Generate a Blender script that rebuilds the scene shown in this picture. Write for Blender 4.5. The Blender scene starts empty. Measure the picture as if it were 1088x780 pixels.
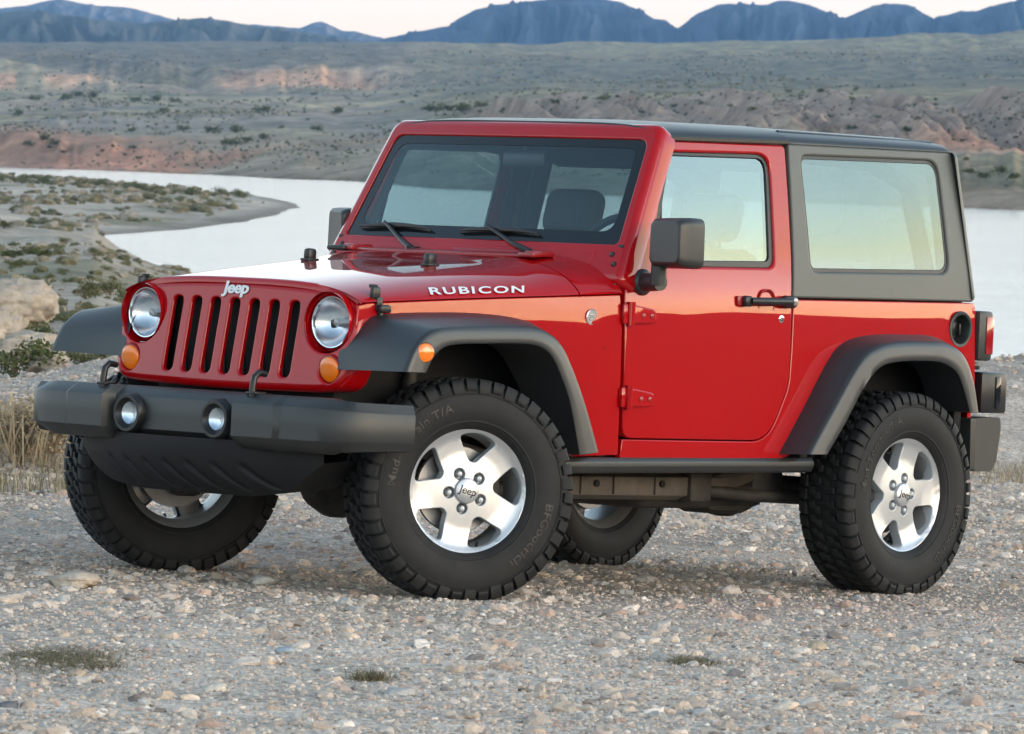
import bpy, bmesh, math, random
import numpy as np
from mathutils import Matrix, Vector
from mathutils.geometry import delaunay_2d_cdt

random.seed(7); rng = np.random.default_rng(7)
SC = bpy.context.scene; COL = SC.collection
rad = math.radians; PI = math.pi

# ------------------------------------------------------------------ camera, sky, sun, exposure
# World: X to the right of the view, Y away from the camera (level), Z up; origin under the car's front axle.
R_CAM = np.array([[-0.6714478, 0.7394936, 0.0480319], [-0.0228726, 0.0441040, -0.9987651], [-0.7406988, -0.6717172, -0.0126991]])
EYE_CAR = np.array([14.1832983, 13.8328311, 1.0798258])
F_PX, W_PX, H_PX, ROW_H = 5691.08, 1088.0, 780.0, 140.0
PITCH = math.atan((390 - ROW_H) / F_PX)
A_W = np.array([[1, 0, 0], [0, -math.sin(PITCH), math.cos(PITCH)], [0, -math.cos(PITCH), -math.sin(PITCH)]])
M_CAR = A_W @ R_CAM                               # car frame -> world (the car stands on a slope)
CAM = M_CAR @ EYE_CAR
N_GROUND = M_CAR @ np.array([0, 0, 1.0])

cam_d = bpy.data.cameras.new('camera'); cam = bpy.data.objects.new('camera', cam_d); COL.objects.link(cam)
cam_d.sensor_width = 36; cam_d.lens = 36 * F_PX / W_PX; cam_d.clip_start = 0.5; cam_d.clip_end = 60000
cam.location = CAM; cam.rotation_euler = (PI / 2 - PITCH, 0, 0)
cam_d.dof.use_dof = True; cam_d.dof.focus_distance = 20.2; cam_d.dof.aperture_fstop = 20
SC.camera = cam

SUN_AZ, SUN_EL = rad(128), rad(5)                 # clockwise from the view direction (+Y): low, to the right and behind
SKY_K = 0.15
world = bpy.data.worlds.new('World'); SC.world = world; world.use_nodes = True
wn = world.node_tree; wl = wn.links; bg = wn.nodes['Background']
sky = wn.nodes.new('ShaderNodeTexSky'); sky.sky_type = 'NISHITA'; sky.sun_disc = False
sky.sun_elevation = SUN_EL; sky.sun_rotation = SUN_AZ; sky.dust_density = 1.4; sky.air_density = 1.0; sky.ozone_density = 1.0
# the dusty air low over the land: a glow to the right of the view where the sun has gone down, pale cream ahead, over the Nishita sky
N_ = wn.nodes.new; tc = N_('ShaderNodeTexCoord'); sx = N_('ShaderNodeSeparateXYZ'); wl.new(tc.outputs['Generated'], sx.inputs[0])
def sky_ramp(stops):
    r = N_('ShaderNodeValToRGB'); wl.new(sx.outputs['Z'], r.inputs[0]); e = r.color_ramp.elements
    e[0].position, e[0].color = stops[0][0], (*stops[0][1], 1); e[1].position, e[1].color = stops[-1][0], (*stops[-1][1], 1)
    for p, c in stops[1:-1]: q = e.new(p); q.color = (*c, 1)
    return r.outputs[0]
glow = sky_ramp([(0.0, (25.0, 15.0, 5.0)), (0.02, (28.0, 20.5, 9.0)), (0.05, (24.0, 18.0, 12.0)), (0.085, (14.0, 12.3, 11.5)), (0.125, (8.6, 8.5, 7.6)), (0.165, (7.6, 7.2, 4.5)), (0.205, (5.2, 6.3, 5.9)), (0.26, (3.2, 4.6, 5.6)), (0.42, (1.8, 2.7, 3.7)), (0.70, (1.0, 1.5, 2.1))])
pale = sky_ramp([(0.0, (3.3, 2.5, 1.85)), (0.02, (3.1, 2.45, 1.95)), (0.07, (3.5, 3.65, 3.6)), (0.20, (2.95, 3.5, 3.75)), (0.5, (1.15, 1.6, 2.0)), (0.8, (0.75, 1.1, 1.55))])
fade = sky_ramp([(0.0, (0.9,) * 3), (0.2, (0.8,) * 3), (0.45, (0.6,) * 3), (0.75, (0.0,) * 3)])
azr = N_('ShaderNodeVectorMath'); azr.operation = 'DOT_PRODUCT'; wl.new(tc.outputs['Generated'], azr.inputs[0]); azr.inputs[1].default_value = (math.sin(rad(102)), math.cos(rad(102)), 0)
mr_ = N_('ShaderNodeMapRange'); mr_.interpolation_type = 'SMOOTHSTEP'; mr_.inputs[1].default_value = -0.15; mr_.inputs[2].default_value = 0.85; wl.new(azr.outputs['Value'], mr_.inputs[0])
mixa = N_('ShaderNodeMix'); mixa.data_type = 'RGBA'; wl.new(mr_.outputs[0], mixa.inputs['Factor']); wl.new(pale, mixa.inputs['A']); wl.new(glow, mixa.inputs['B'])
mixs = N_('ShaderNodeMix'); mixs.data_type = 'RGBA'; wl.new(fade, mixs.inputs['Factor']); wl.new(sky.outputs[0], mixs.inputs['A']); wl.new(mixa.outputs['Result'], mixs.inputs['B'])
wl.new(mixs.outputs['Result'], bg.inputs[0]); bg.inputs[1].default_value = SKY_K

sun_d = bpy.data.lights.new('sun', 'SUN'); sun_d.energy = 0.2; sun_d.angle = rad(35); sun_d.color = (1.0, 0.82, 0.64)
sun = bpy.data.objects.new('sun', sun_d); COL.objects.link(sun)
sd = Vector((math.sin(SUN_AZ) * math.cos(rad(16)), math.cos(SUN_AZ) * math.cos(rad(16)), math.sin(rad(16))))
sun.rotation_euler = sd.to_track_quat('Z', 'Y').to_euler()
SC.view_settings.view_transform = 'Standard'; SC.view_settings.look = 'None'; SC.view_settings.gamma = 1
SC.view_settings.exposure = 2.0
SC.render.engine = 'CYCLES'; SC.cycles.use_denoising = True; SC.cycles.max_bounces = 8; SC.cycles.transparent_max_bounces = 16
SC.cycles.caustics_reflective = False; SC.cycles.caustics_refractive = False; SC.cycles.sample_clamp_indirect = 6

# ------------------------------------------------------------------ materials
def nodes_of(name):
    m = bpy.data.materials.new(name); m.use_nodes = True
    return m, m.node_tree, m.node_tree.nodes['Principled BSDF']
def pbr(name, col, rough=0.5, metal=0.0, coat=0.0, coat_r=0.03, nscale=0, namt=0.0, bscale=0, bump=0.0, bdist=0.002, emit=None, spec=0.5, dust=None):
    m, nt, b = nodes_of(name); L = nt.links
    b.inputs['Base Color'].default_value = (*col, 1); b.inputs['Roughness'].default_value = rough; b.inputs['Metallic'].default_value = metal
    b.inputs['Coat Weight'].default_value = coat; b.inputs['Coat IOR'].default_value = 1.52; b.inputs['Coat Roughness'].default_value = coat_r; b.inputs['Specular IOR Level'].default_value = spec
    t = nt.nodes.new('ShaderNodeTexCoord')
    src = None
    if nscale:
        n = nt.nodes.new('ShaderNodeTexNoise'); n.inputs['Scale'].default_value = nscale; n.inputs['Detail'].default_value = 5
        L.new(t.outputs['Object'], n.inputs['Vector'])
        r = nt.nodes.new('ShaderNodeMapRange'); r.inputs[3].default_value = 1 - namt; r.inputs[4].default_value = 1 + namt; L.new(n.outputs[0], r.inputs[0])
        mu = nt.nodes.new('ShaderNodeVectorMath'); mu.operation = 'SCALE'; mu.inputs[0].default_value = col; L.new(r.outputs[0], mu.inputs['Scale'])
        src = mu.outputs[0]
        r2 = nt.nodes.new('ShaderNodeMapRange'); r2.inputs[3].default_value = max(0.01, rough - namt * 0.3); r2.inputs[4].default_value = min(1, rough + namt * 0.3)
        L.new(n.outputs[0], r2.inputs[0]); L.new(r2.outputs[0], b.inputs['Roughness'])
    if dust:                                        # dried dust with a patchy shape of its own
        dcol, amt, dsc = dust
        n = nt.nodes.new('ShaderNodeTexNoise'); n.inputs['Scale'].default_value = dsc; n.inputs['Detail'].default_value = 8; n.inputs['Roughness'].default_value = 0.7
        L.new(t.outputs['Object'], n.inputs['Vector'])
        r = nt.nodes.new('ShaderNodeMapRange'); r.inputs[1].default_value = 0.35; r.inputs[2].default_value = 0.75; r.inputs[4].default_value = amt; L.new(n.outputs[0], r.inputs[0])
        mx = nt.nodes.new('ShaderNodeMix'); mx.data_type = 'RGBA'; L.new(r.outputs[0], mx.inputs['Factor'])
        if src: L.new(src, mx.inputs['A'])
        else: mx.inputs['A'].default_value = (*col, 1)
        mx.inputs['B'].default_value = (*dcol, 1); src = mx.outputs['Result']
    if src: L.new(src, b.inputs['Base Color'])
    if bump:
        n = nt.nodes.new('ShaderNodeTexNoise'); n.inputs['Scale'].default_value = bscale; n.inputs['Detail'].default_value = 3; L.new(t.outputs['Object'], n.inputs['Vector'])
        bp = nt.nodes.new('ShaderNodeBump'); bp.inputs['Strength'].default_value = bump; bp.inputs['Distance'].default_value = bdist
        L.new(n.outputs[0], bp.inputs['Height']); L.new(bp.outputs[0], b.inputs['Normal'])
    if emit: b.inputs['Emission Color'].default_value = (*emit, 1); b.inputs['Emission Strength'].default_value = 1
    return m
def glass(name, tint, f0=0.045, rough=0.0):          # thin pane, the same from both faces: tinted see-through plus a mirror by Schlick's law
    m, nt, b = nodes_of(name); L = nt.links; nt.nodes.remove(b)
    o = nt.nodes['Material Output']; tr = nt.nodes.new('ShaderNodeBsdfTransparent'); tr.inputs[0].default_value = (*tint, 1)
    g = nt.nodes.new('ShaderNodeBsdfGlossy'); g.inputs['Roughness'].default_value = rough; g.inputs[0].default_value = (0.86, 0.97, 1, 1)
    ge = nt.nodes.new('ShaderNodeNewGeometry'); dt = nt.nodes.new('ShaderNodeVectorMath'); dt.operation = 'DOT_PRODUCT'; L.new(ge.outputs['Normal'], dt.inputs[0]); L.new(ge.outputs['Incoming'], dt.inputs[1])
    def mth(op, x, y=None):
        n = nt.nodes.new('ShaderNodeMath'); n.operation = op
        for i, q in enumerate((x, y)):
            if q is None: continue
            if isinstance(q, (int, float)): n.inputs[i].default_value = q
            else: L.new(q, n.inputs[i])
        return n.outputs[0]
    k = mth('POWER', mth('SUBTRACT', 1.0, mth('ABSOLUTE', dt.outputs['Value'])), 5.0); f = mth('ADD', mth('MULTIPLY', k, 1 - f0), f0)
    mx = nt.nodes.new('ShaderNodeMixShader'); L.new(f, mx.inputs[0]); L.new(tr.outputs[0], mx.inputs[1]); L.new(g.outputs[0], mx.inputs[2]); L.new(mx.outputs[0], o.inputs[0])
    return m
DUST = (0.30, 0.25, 0.21)
M = dict(
    red=pbr('red_paint', (0.40, 0.0006, 0.003), 0.5, 0.0, 1.0, 0.012, spec=0.05),
    redm=pbr('red_trim', (0.30, 0.004, 0.008), 0.5, 0, 0.7, 0.05),
    flare=pbr('grained_plastic', (0.020, 0.022, 0.024), 0.40, spec=0.75, bscale=900, bump=0.25, bdist=0.0006, nscale=14, namt=0.12),
    bump=pbr('bumper_plastic', (0.026, 0.028, 0.028), 0.42, spec=0.6, bscale=900, bump=0.3, bdist=0.0006, nscale=9, namt=0.15),
    top=pbr('hardtop_shell', (0.095, 0.10, 0.092), 0.42, bscale=600, bump=0.2, bdist=0.0006, nscale=6, namt=0.08),
    roof=pbr('roof_shell', (0.018, 0.019, 0.020), 0.34, bscale=600, bump=0.2, bdist=0.0006),
    black=pbr('black_plastic', (0.013, 0.013, 0.014), 0.35, nscale=30, namt=0.2),
    dam=pbr('dam_plastic', (0.010, 0.010, 0.011), 0.6, spec=0.3),
    dark=pbr('dark_void', (0.006, 0.006, 0.006), 0.8),
    under=pbr('dusty_black_steel', (0.016, 0.015, 0.014), 0.65, nscale=18, namt=0.3, dust=(DUST, 0.18, 9)),
    rail=pbr('dusty_frame_steel', (0.052, 0.046, 0.037), 0.6, nscale=12, namt=0.25, dust=(DUST, 0.45, 5)),
    rubber=pbr('tyre_rubber', (0.009, 0.010, 0.0105), 0.66, spec=0.35, nscale=22, namt=0.25, bscale=160, bump=0.25, bdist=0.002, dust=(DUST, 0.045, 11)),
    letter=pbr('tyre_letter_rubber', (0.010, 0.0105, 0.011), 0.45),
    alloy=pbr('machined_alloy', (0.60, 0.615, 0.64), 0.36, 0.7, nscale=40, namt=0.05, bscale=300, bump=0.06, bdist=0.0005),
    alloyp=pbr('painted_alloy', (0.50, 0.53, 0.56), 0.4, 0.35),
    barrel=pbr('wheel_barrel', (0.40, 0.41, 0.42), 0.42, 0.6, nscale=10, namt=0.2, dust=(DUST, 0.3, 8)),
    lampm=pbr('lamp_reflector', (0.80, 0.82, 0.85), 0.25, 1.0, bscale=90, bump=0.15, bdist=0.002),
    chrome=pbr('chrome', (0.82, 0.83, 0.85), 0.07, 1.0),
    steel=pbr('steel', (0.35, 0.35, 0.36), 0.4, 0.9, nscale=20, namt=0.2),
    white=pbr('white_vinyl', (0.80, 0.80, 0.82), 0.4),
    silver=pbr('silver_badge', (0.70, 0.70, 0.72), 0.25, 0.7),
    amber=pbr('amber_lens', (0.92, 0.20, 0.004), 0.14, 0, 1, 0.02, bscale=120, bump=0.3, bdist=0.002),
    redlens=pbr('red_lens', (0.34, 0.004, 0.008), 0.12, 0, 1, 0.02, bscale=150, bump=0.2, bdist=0.002),
    seat=pbr('seat_cloth', (0.07, 0.072, 0.07), 0.9, nscale=60, namt=0.15, bscale=500, bump=0.3, bdist=0.001),
    dash=pbr('dash_vinyl', (0.022, 0.023, 0.025), 0.7, bscale=400, bump=0.2, bdist=0.001),
    wind=glass('windscreen_glass', (0.76, 0.92, 0.95), 0.095),
    side=glass('side_glass', (0.42, 0.53, 0.53), 0.22),
    quarter=glass('privacy_glass', (0.38, 0.46, 0.46), 0.165),
    lens=glass('lamp_lens', (0.93, 0.95, 0.97), 0.05),
    band=pbr('black_glass_band', (0.010, 0.014, 0.018), 0.06),
)

# ------------------------------------------------------------------ mesh helpers
def link_mesh(name, verts, faces, mats, parent=None, fm=None, ang=38, mat_world=None):
    me = bpy.data.meshes.new(name); me.from_pydata([tuple(map(float, v)) for v in verts], [], [tuple(map(int, f)) for f in faces])
    for m in (mats if isinstance(mats, (list, tuple)) else [mats]): me.materials.append(m)
    if fm is not None: me.polygons.foreach_set('material_index', np.asarray(fm, dtype=np.int32))
    me.polygons.foreach_set('use_smooth', np.ones(len(me.polygons), dtype=bool))
    if ang is not None: me.set_sharp_from_angle(angle=rad(ang))
    me.update()
    o = bpy.data.objects.new(name, me); COL.objects.link(o)
    if parent: o.parent = parent
    return o
class MB:
    def __init__(s): s.v = []; s.f = []; s.m = []
    def add(s, v, f, mi=0, flip=False, T=None):
        b = len(s.v)
        for p in v:
            p = tuple(p)
            if T is not None: p = tuple(T @ Vector(p))
            s.v.append(p)
        for q in f:
            q = [b + i for i in q]
            s.f.append(q[::-1] if flip else q); s.m.append(mi)
        return s
    def mirrored(s):
        n = MB(); n.v = [(x, -y, z) for x, y, z in s.v]; n.f = [q[::-1] for q in s.f]; n.m = list(s.m); return n
    def both(s):
        n = s.mirrored(); return s.add(n.v, n.f) if False else s._merge(n)
    def _merge(s, n):
        b = len(s.v); s.v += n.v; s.f += [[b + i for i in q] for q in n.f]; s.m += n.m; return s
    def build(s, name, mats, parent=None, ang=38): return link_mesh(name, s.v, s.f, mats, parent, s.m, ang)
    def box(s, c, d, bev=0.01, mi=0, rot=None, seg=2, taper=None):
        bm = bmesh.new(); bmesh.ops.create_cube(bm, size=1)
        for v in bm.verts:
            v.co = Vector((v.co.x * d[0], v.co.y * d[1], v.co.z * d[2]))
            if taper and v.co.z > 0: v.co.x *= taper[0]; v.co.y *= taper[1]
        if bev: bmesh.ops.bevel(bm, geom=bm.edges[:], offset=min(bev, min(d) * 0.45), segments=seg, affect='EDGES', profile=0.5)
        T = Matrix.Translation(c) @ (rot.to_4x4() if rot is not None else Matrix())
        bm.verts.index_update(); s.add([v.co for v in bm.verts], [[v.index for v in f.verts] for f in bm.faces], mi, T=T); bm.free(); return s
    def tube(s, pts, r, n=10, mi=0, caps=True, closed=False):
        pts = [Vector(p) for p in pts]; rr = r if hasattr(r, '__len__') else [r] * len(pts); N = len(pts)
        rings = []; up = None
        for i, p in enumerate(pts):
            a = pts[(i - 1) % N] if (closed or i > 0) else p; b = pts[(i + 1) % N] if (closed or i < N - 1) else p
            t = (b - a).normalized()
            if up is None: up = Vector((0, 0, 1)) if abs(t.z) < 0.9 else Vector((1, 0, 0))
            u = (up - t * up.dot(t)).normalized(); up = u; w = t.cross(u)
            rings.append([p + (u * math.cos(k * 2 * PI / n) + w * math.sin(k * 2 * PI / n)) * rr[i] for k in range(n)])
        s.loft(rings, mi, cyc=True, loop=closed)
        if caps and not closed:
            b = len(s.v); s.v += [tuple(q) for q in rings[0]] + [tuple(q) for q in rings[-1]]
            s.f.append([b + k for k in range(n)][::-1]); s.m.append(mi); s.f.append([b + n + k for k in range(n)]); s.m.append(mi)
        return s
    def loft(s, rings, mi=0, cyc=False, loop=False, flip=False):
        n = len(rings[0]); b = len(s.v)
        for r in rings: s.v += [tuple(p) for p in r]
        R = len(rings)
        for i in range(R if loop else R - 1):
            for k in range(n if cyc else n - 1):
                a = b + i * n + k; a2 = b + i * n + (k + 1) % n; c = b + ((i + 1) % R) * n + k; c2 = b + ((i + 1) % R) * n + (k + 1) % n
                q = [a, a2, c2, c]; s.f.append(q[::-1] if flip else q); s.m.append(mi)
        return s
    def cap(s, ring, mi=0, flip=False):
        b = len(s.v); s.v += [tuple(p) for p in ring]; q = list(range(b, b + len(ring))); s.f.append(q[::-1] if flip else q); s.m.append(mi); return s
    def lathe(s, prof, n=48, mi=0, T=None, cap0=False, cap1=False):   # prof: (r, h); axis +Y, h along +Y
        rings = []
        for r, h in prof:
            rg = [Vector((r * math.sin(k * 2 * PI / n), h, r * math.cos(k * 2 * PI / n))) for k in range(n)]
            rings.append([T @ q for q in rg] if T is not None else rg)
        s.loft(rings, mi, cyc=True)
        if cap0: s.cap(rings[0], mi)
        if cap1: s.cap(rings[-1], mi, True)
        return s
def inside(P, poly):
    P = np.asarray(P); poly = np.asarray(poly); x, y = P[:, 0], P[:, 1]; r = np.zeros(len(P), bool)
    for (x0, y0), (x1, y1) in zip(poly, np.roll(poly, -1, 0)):
        c = (y0 > y) != (y1 > y)
        with np.errstate(divide='ignore', invalid='ignore'): r ^= c & (x < (x1 - x0) * (y - y0) / (y1 - y0) + x0)
    return r
def area2(p): p = np.asarray(p); q = np.roll(p, -1, 0); return 0.5 * np.sum(p[:, 0] * q[:, 1] - q[:, 0] * p[:, 1])
def ccw(p): p = np.asarray(p, float); return p if area2(p) > 0 else p[::-1]
def offset(p, d):                                   # ccw polygon, d > 0 goes inward
    p = np.asarray(p, float); a = p - np.roll(p, 1, 0); b = np.roll(p, -1, 0) - p
    a /= np.linalg.norm(a, axis=1)[:, None] + 1e-12; b /= np.linalg.norm(b, axis=1)[:, None] + 1e-12
    na = np.stack([-a[:, 1], a[:, 0]], 1); nb = np.stack([-b[:, 1], b[:, 0]], 1); n = na + nb; n /= np.linalg.norm(n, axis=1)[:, None] + 1e-12
    k = 1 / np.maximum(0.5, (n * na).sum(1)); return p + n * (d * k)[:, None]
def dens(p, step, closed=True):
    p = np.asarray(p, float); out = []; N = len(p)
    for i in range(N if closed else N - 1):
        a, b = p[i], p[(i + 1) % N]; k = max(1, int(math.ceil(np.linalg.norm(b - a) / step)))
        out += [a + (b - a) * j / k for j in range(k)]
    if not closed: out.append(p[-1])
    return np.array(out)
def rpoly(pts, r, n=5):                             # round the corners of a polygon; r a number or one per corner
    pts = [np.array(p[:2], float) for p in pts]; N = len(pts); rr = r if hasattr(r, '__len__') else [r] * N; out = []
    for i in range(N):
        p, a, b = pts[i], pts[i - 1], pts[(i + 1) % N]; u = a - p; v = b - p; lu, lv = np.linalg.norm(u), np.linalg.norm(v)
        if rr[i] <= 0: out.append(p); continue
        u /= lu; v /= lv; ang = math.acos(np.clip(u @ v, -1, 1)); t = min(rr[i] / math.tan(ang / 2), lu * 0.48, lv * 0.48)
        A, B = p + u * t, p + v * t
        for k in range(n + 1):
            s = k / n; out.append((1 - s) ** 2 * A + 2 * s * (1 - s) * p + s * s * B)
    return np.array(out)
def spline(pts, n, closed=False):                   # Catmull-Rom through the points
    P = np.asarray(pts, float); N = len(P); out = []
    seg = N if closed else N - 1
    for k in range(n):
        t = k / (n if closed else n - 1) * seg; i = min(int(t), seg - 1); f = t - i
        g = lambda j: P[j % N] if closed else P[min(max(j, 0), N - 1)]
        p0, p1, p2, p3 = g(i - 1), g(i), g(i + 1), g(i + 2)
        out.append(0.5 * ((2 * p1) + (-p0 + p2) * f + (2 * p0 - 5 * p1 + 4 * p2 - p3) * f * f + (-p0 + 3 * p1 - 3 * p2 + p3) * f ** 3))
    return np.array(out)
def panel(mb, outline, fn, holes=(), step=0.05, r=0.004, depth=0.02, mi=0, flip=False, hole_depth=None, hole_r=None, edge_mi=None):
    """Sheet inside outline (2D) with holes, mapped by fn(u, v, d) where d is the depth behind the face; edges rolled by r and turned back by depth."""
    O = dens(ccw(outline), step); H = [dens(ccw(h), step * 0.6) for h in holes]
    hr = r if hole_r is None else hole_r
    loops = [offset(O, r)] + [offset(h, -hr) for h in H]
    pts = []; edges = []
    for lp in loops:
        b = len(pts); pts += list(lp); edges += [(b + i, b + (i + 1) % len(lp)) for i in range(len(lp))]
    lo, hi = O.min(0), O.max(0)
    gx, gy = np.meshgrid(np.arange(lo[0] + step / 2, hi[0], step), np.arange(lo[1] + step / 2, hi[1], step)); G = np.stack([gx.ravel(), gy.ravel()], 1)
    if len(G):
        ok = inside(G, offset(O, r + step * 0.35))
        for h in H: ok &= ~inside(G, offset(h, -hr - step * 0.35))
        pts += list(G[ok])
    V, _, F, *_ = delaunay_2d_cdt([Vector(p) for p in pts], edges, [], 0, 1e-6)
    V = np.array([tuple(v) for v in V]); F = np.array([f for f in F if len(f) == 3])
    C = V[F].mean(1); ok = inside(C, loops[0])
    for h in loops[1:]: ok &= ~inside(C, h)
    F = F[ok]
    a = V[F]; sg = (a[:, 1, 0] - a[:, 0, 0]) * (a[:, 2, 1] - a[:, 0, 1]) - (a[:, 2, 0] - a[:, 0, 0]) * (a[:, 1, 1] - a[:, 0, 1])
    F[sg < 0] = F[sg < 0][:, ::-1]
    mb.add([fn(p[0], p[1], 0.0) for p in V], F.tolist(), mi, flip)
    for li, lp in enumerate([O] + H):
        s = 1 if li == 0 else -1; rr_ = r if li == 0 else hr; dd = depth if li == 0 or hole_depth is None else hole_depth
        rings = []
        for a in ((0, 30, 60, 90) if rr_ > 0 else (90,)):
            q = offset(lp, s * rr_ * (1 - math.sin(rad(a)))); rings.append([fn(p[0], p[1], rr_ * (1 - math.cos(rad(a)))) for p in q])
        rings.append([fn(p[0], p[1], dd) for p in lp])
        mb.loft(rings, mi if edge_mi is None else edge_mi, cyc=True, flip=(flip if li == 0 else not flip) ^ True)
    return mb
def text_mesh(s, size, depth=0.0, bold=0.0, spacing=1.0, shear=0.0, xs=1.0):
    c = bpy.data.curves.new('lettering', 'FONT'); c.body = s; c.size = size; c.extrude = depth; c.offset = bold; c.space_character = spacing; c.shear = shear
    c.align_x = 'CENTER'; c.align_y = 'CENTER'; c.resolution_u = 4
    o = bpy.data.objects.new('lettering', c); COL.objects.link(o); bpy.context.view_layer.update()
    me = bpy.data.meshes.new_from_object(o.evaluated_get(bpy.context.evaluated_depsgraph_get()))
    V = np.array([v.co[:] for v in me.vertices]); F = [list(p.vertices) for p in me.polygons]
    bpy.data.objects.remove(o); bpy.data.curves.remove(c); bpy.data.meshes.remove(me)
    if len(V): V[:, 0] *= xs
    return V, F
def empty(name, parent=None, loc=(0, 0, 0), rot=(0, 0, 0), label=None, cat=None, group=None):
    o = bpy.data.objects.new(name, None); COL.objects.link(o); o.location = loc; o.rotation_euler = rot; o.empty_display_size = 0.2
    if parent: o.parent = parent
    tag(o, label, cat, group); return o
def tag(o, label=None, cat=None, group=None, kind=None):
    if label: o['label'] = label
    if cat: o['category'] = cat
    if group: o['group'] = group
    if kind: o['kind'] = kind
    return o

# ------------------------------------------------------------------ the land, the lake, the mountains
CX, CY, CZ = (float(v) for v in CAM)
LAKE = -8.0                                          # lake level under the camera
_perm = rng.permutation(65536).astype(np.int64)
def _h2(i, j, s): return _perm[(_perm[(i + s * 7919) & 65535] + j) & 65535] / 65535.0
def vnoise(x, y, s=0):
    x = np.asarray(x, float); y = np.asarray(y, float); i = np.floor(x).astype(np.int64); j = np.floor(y).astype(np.int64); fx = x - i; fy = y - j
    fx = fx * fx * fx * (fx * (fx * 6 - 15) + 10); fy = fy * fy * fy * (fy * (fy * 6 - 15) + 10)
    return (_h2(i, j, s) * (1 - fx) + _h2(i + 1, j, s) * fx) * (1 - fy) + (_h2(i, j + 1, s) * (1 - fx) + _h2(i + 1, j + 1, s) * fx) * fy
def fbm(x, y, o=5, s=0, g=0.5):
    a = 1; t = 0; n = 0
    for k in range(o): t = t + a * (vnoise(x, y, s + k) - 0.5); n += a; x = x * 2.03 + 11.3; y = y * 2.03 + 5.7; a *= g
    return t / n * 2
def ridged(x, y, o=4, s=0):
    a = 1; t = 0; n = 0
    for k in range(o): t = t + a * (1 - np.abs(2 * vnoise(x, y, s + k) - 1)); n += a; x = x * 2.1 + 3.1; y = y * 2.1 + 9.2; a *= 0.5
    return t / n
sstep = lambda a, b, x: (lambda t: t * t * (3 - 2 * t))(np.clip((x - a) / (b - a), 0, 1))
def row_z(row, d): return -(row - ROW_H) * d / F_PX
def lake_pt(c, row): d = -LAKE * F_PX / (row - ROW_H); return ((c - 544) * d / F_PX, d)
PEN = np.array([lake_pt(*q) for q in [(-500, 188), (0, 189), (50, 191), (120, 196), (200, 202), (250, 206), (290, 213), (310, 219), (300, 224), (275, 230), (235, 237), (190, 244), (130, 248), (100, 250), (0, 262), (-500, 300)]])
def poly_sd(X, Y, P):                                # signed distance, positive inside
    d2 = np.full(X.shape, 1e18)
    for a, b in zip(P, np.roll(P, -1, 0)):
        e = b - a; t = np.clip(((X - a[0]) * e[0] + (Y - a[1]) * e[1]) / (e @ e), 0, 1); d2 = np.minimum(d2, (X - a[0] - t * e[0]) ** 2 + (Y - a[1] - t * e[1]) ** 2)
    return np.where(inside(np.stack([X.ravel(), Y.ravel()], 1), P).reshape(X.shape), 1, -1) * np.sqrt(d2)
COLS = np.array([-600, 0, 200, 400, 560, 800, 1088, 1700.])
# beyond the far shore: metres past the shore -> height above the lake, for each of the columns
FAR = [  # (d, row) pairs per column; z follows
    [(0, 178), (60, 171), (110, 145), (220, 142), (600, 121), (1350, 98), (1480, 66), (2100, 50), (3200, 46)],
    [(0, 178), (60, 171), (110, 146), (220, 142), (600, 121), (1350, 97), (1480, 66), (2100, 50), (3200, 46)],
    [(0, 185), (60, 175), (160, 155), (320, 145), (700, 122), (1550, 97), (1690, 70), (2300, 51), (3300, 46)],
    [(0, 193), (20, 185), (90, 172), (320, 150), (800, 125), (1700, 97), (1800, 74), (2400, 52), (3400, 46)],
    [(0, 201), (18, 190), (90, 170), (260, 148), (640, 108), (800, 104), (1700, 88), (2500, 60), (3300, 47)],
    [(0, 212), (20, 197), (90, 172), (230, 150), (600, 108), (760, 104), (1700, 86), (2500, 58), (3300, 46)],
    [(0, 223), (22, 205), (80, 178), (220, 150), (560, 110), (720, 106), (1700, 82), (2500, 54), (3300, 33)],
    [(0, 228), (22, 207), (80, 178), (220, 150), (560, 110), (720, 106), (1700, 80), (2500, 45), (3300, 20)]]
C_F = [-600, 0, 100, 200, 300, 380, 460, 600, 800, 1040, 1088, 1700]; D_F = [1260, 1198, 1110, 1012, 910, 859, 760, 690, 620, 555, 548, 500]
U_ = np.concatenate([np.linspace(0, 400, 81), np.linspace(410, 3400, 200)])
_tab = []
for k, pr_ in enumerate(FAR):
    df = np.interp(COLS[k], C_F, D_F); us = [p[0] for p in pr_]; zs = [row_z(p[1], df + p[0]) for p in pr_]; _tab.append(np.interp(U_, us, zs))
_tab = np.array(_tab)
def far_z(c, u):
    ci = np.interp(c, COLS, np.arange(len(COLS))); i = np.clip(ci.astype(int), 0, len(COLS) - 2); f = ci - i
    ui = np.interp(u, U_, np.arange(len(U_))); j = np.clip(ui.astype(int), 0, len(U_) - 2); g = ui - j
    A = _tab[i, j] * (1 - g) + _tab[i, j + 1] * g; B = _tab[i + 1, j] * (1 - g) + _tab[i + 1, j + 1] * g; return A * (1 - f) + B * f
def plane_z(xr, d): return -(N_GROUND[0] * (xr + CX) + N_GROUND[1] * (d + CY)) / N_GROUND[2] - CZ
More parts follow.
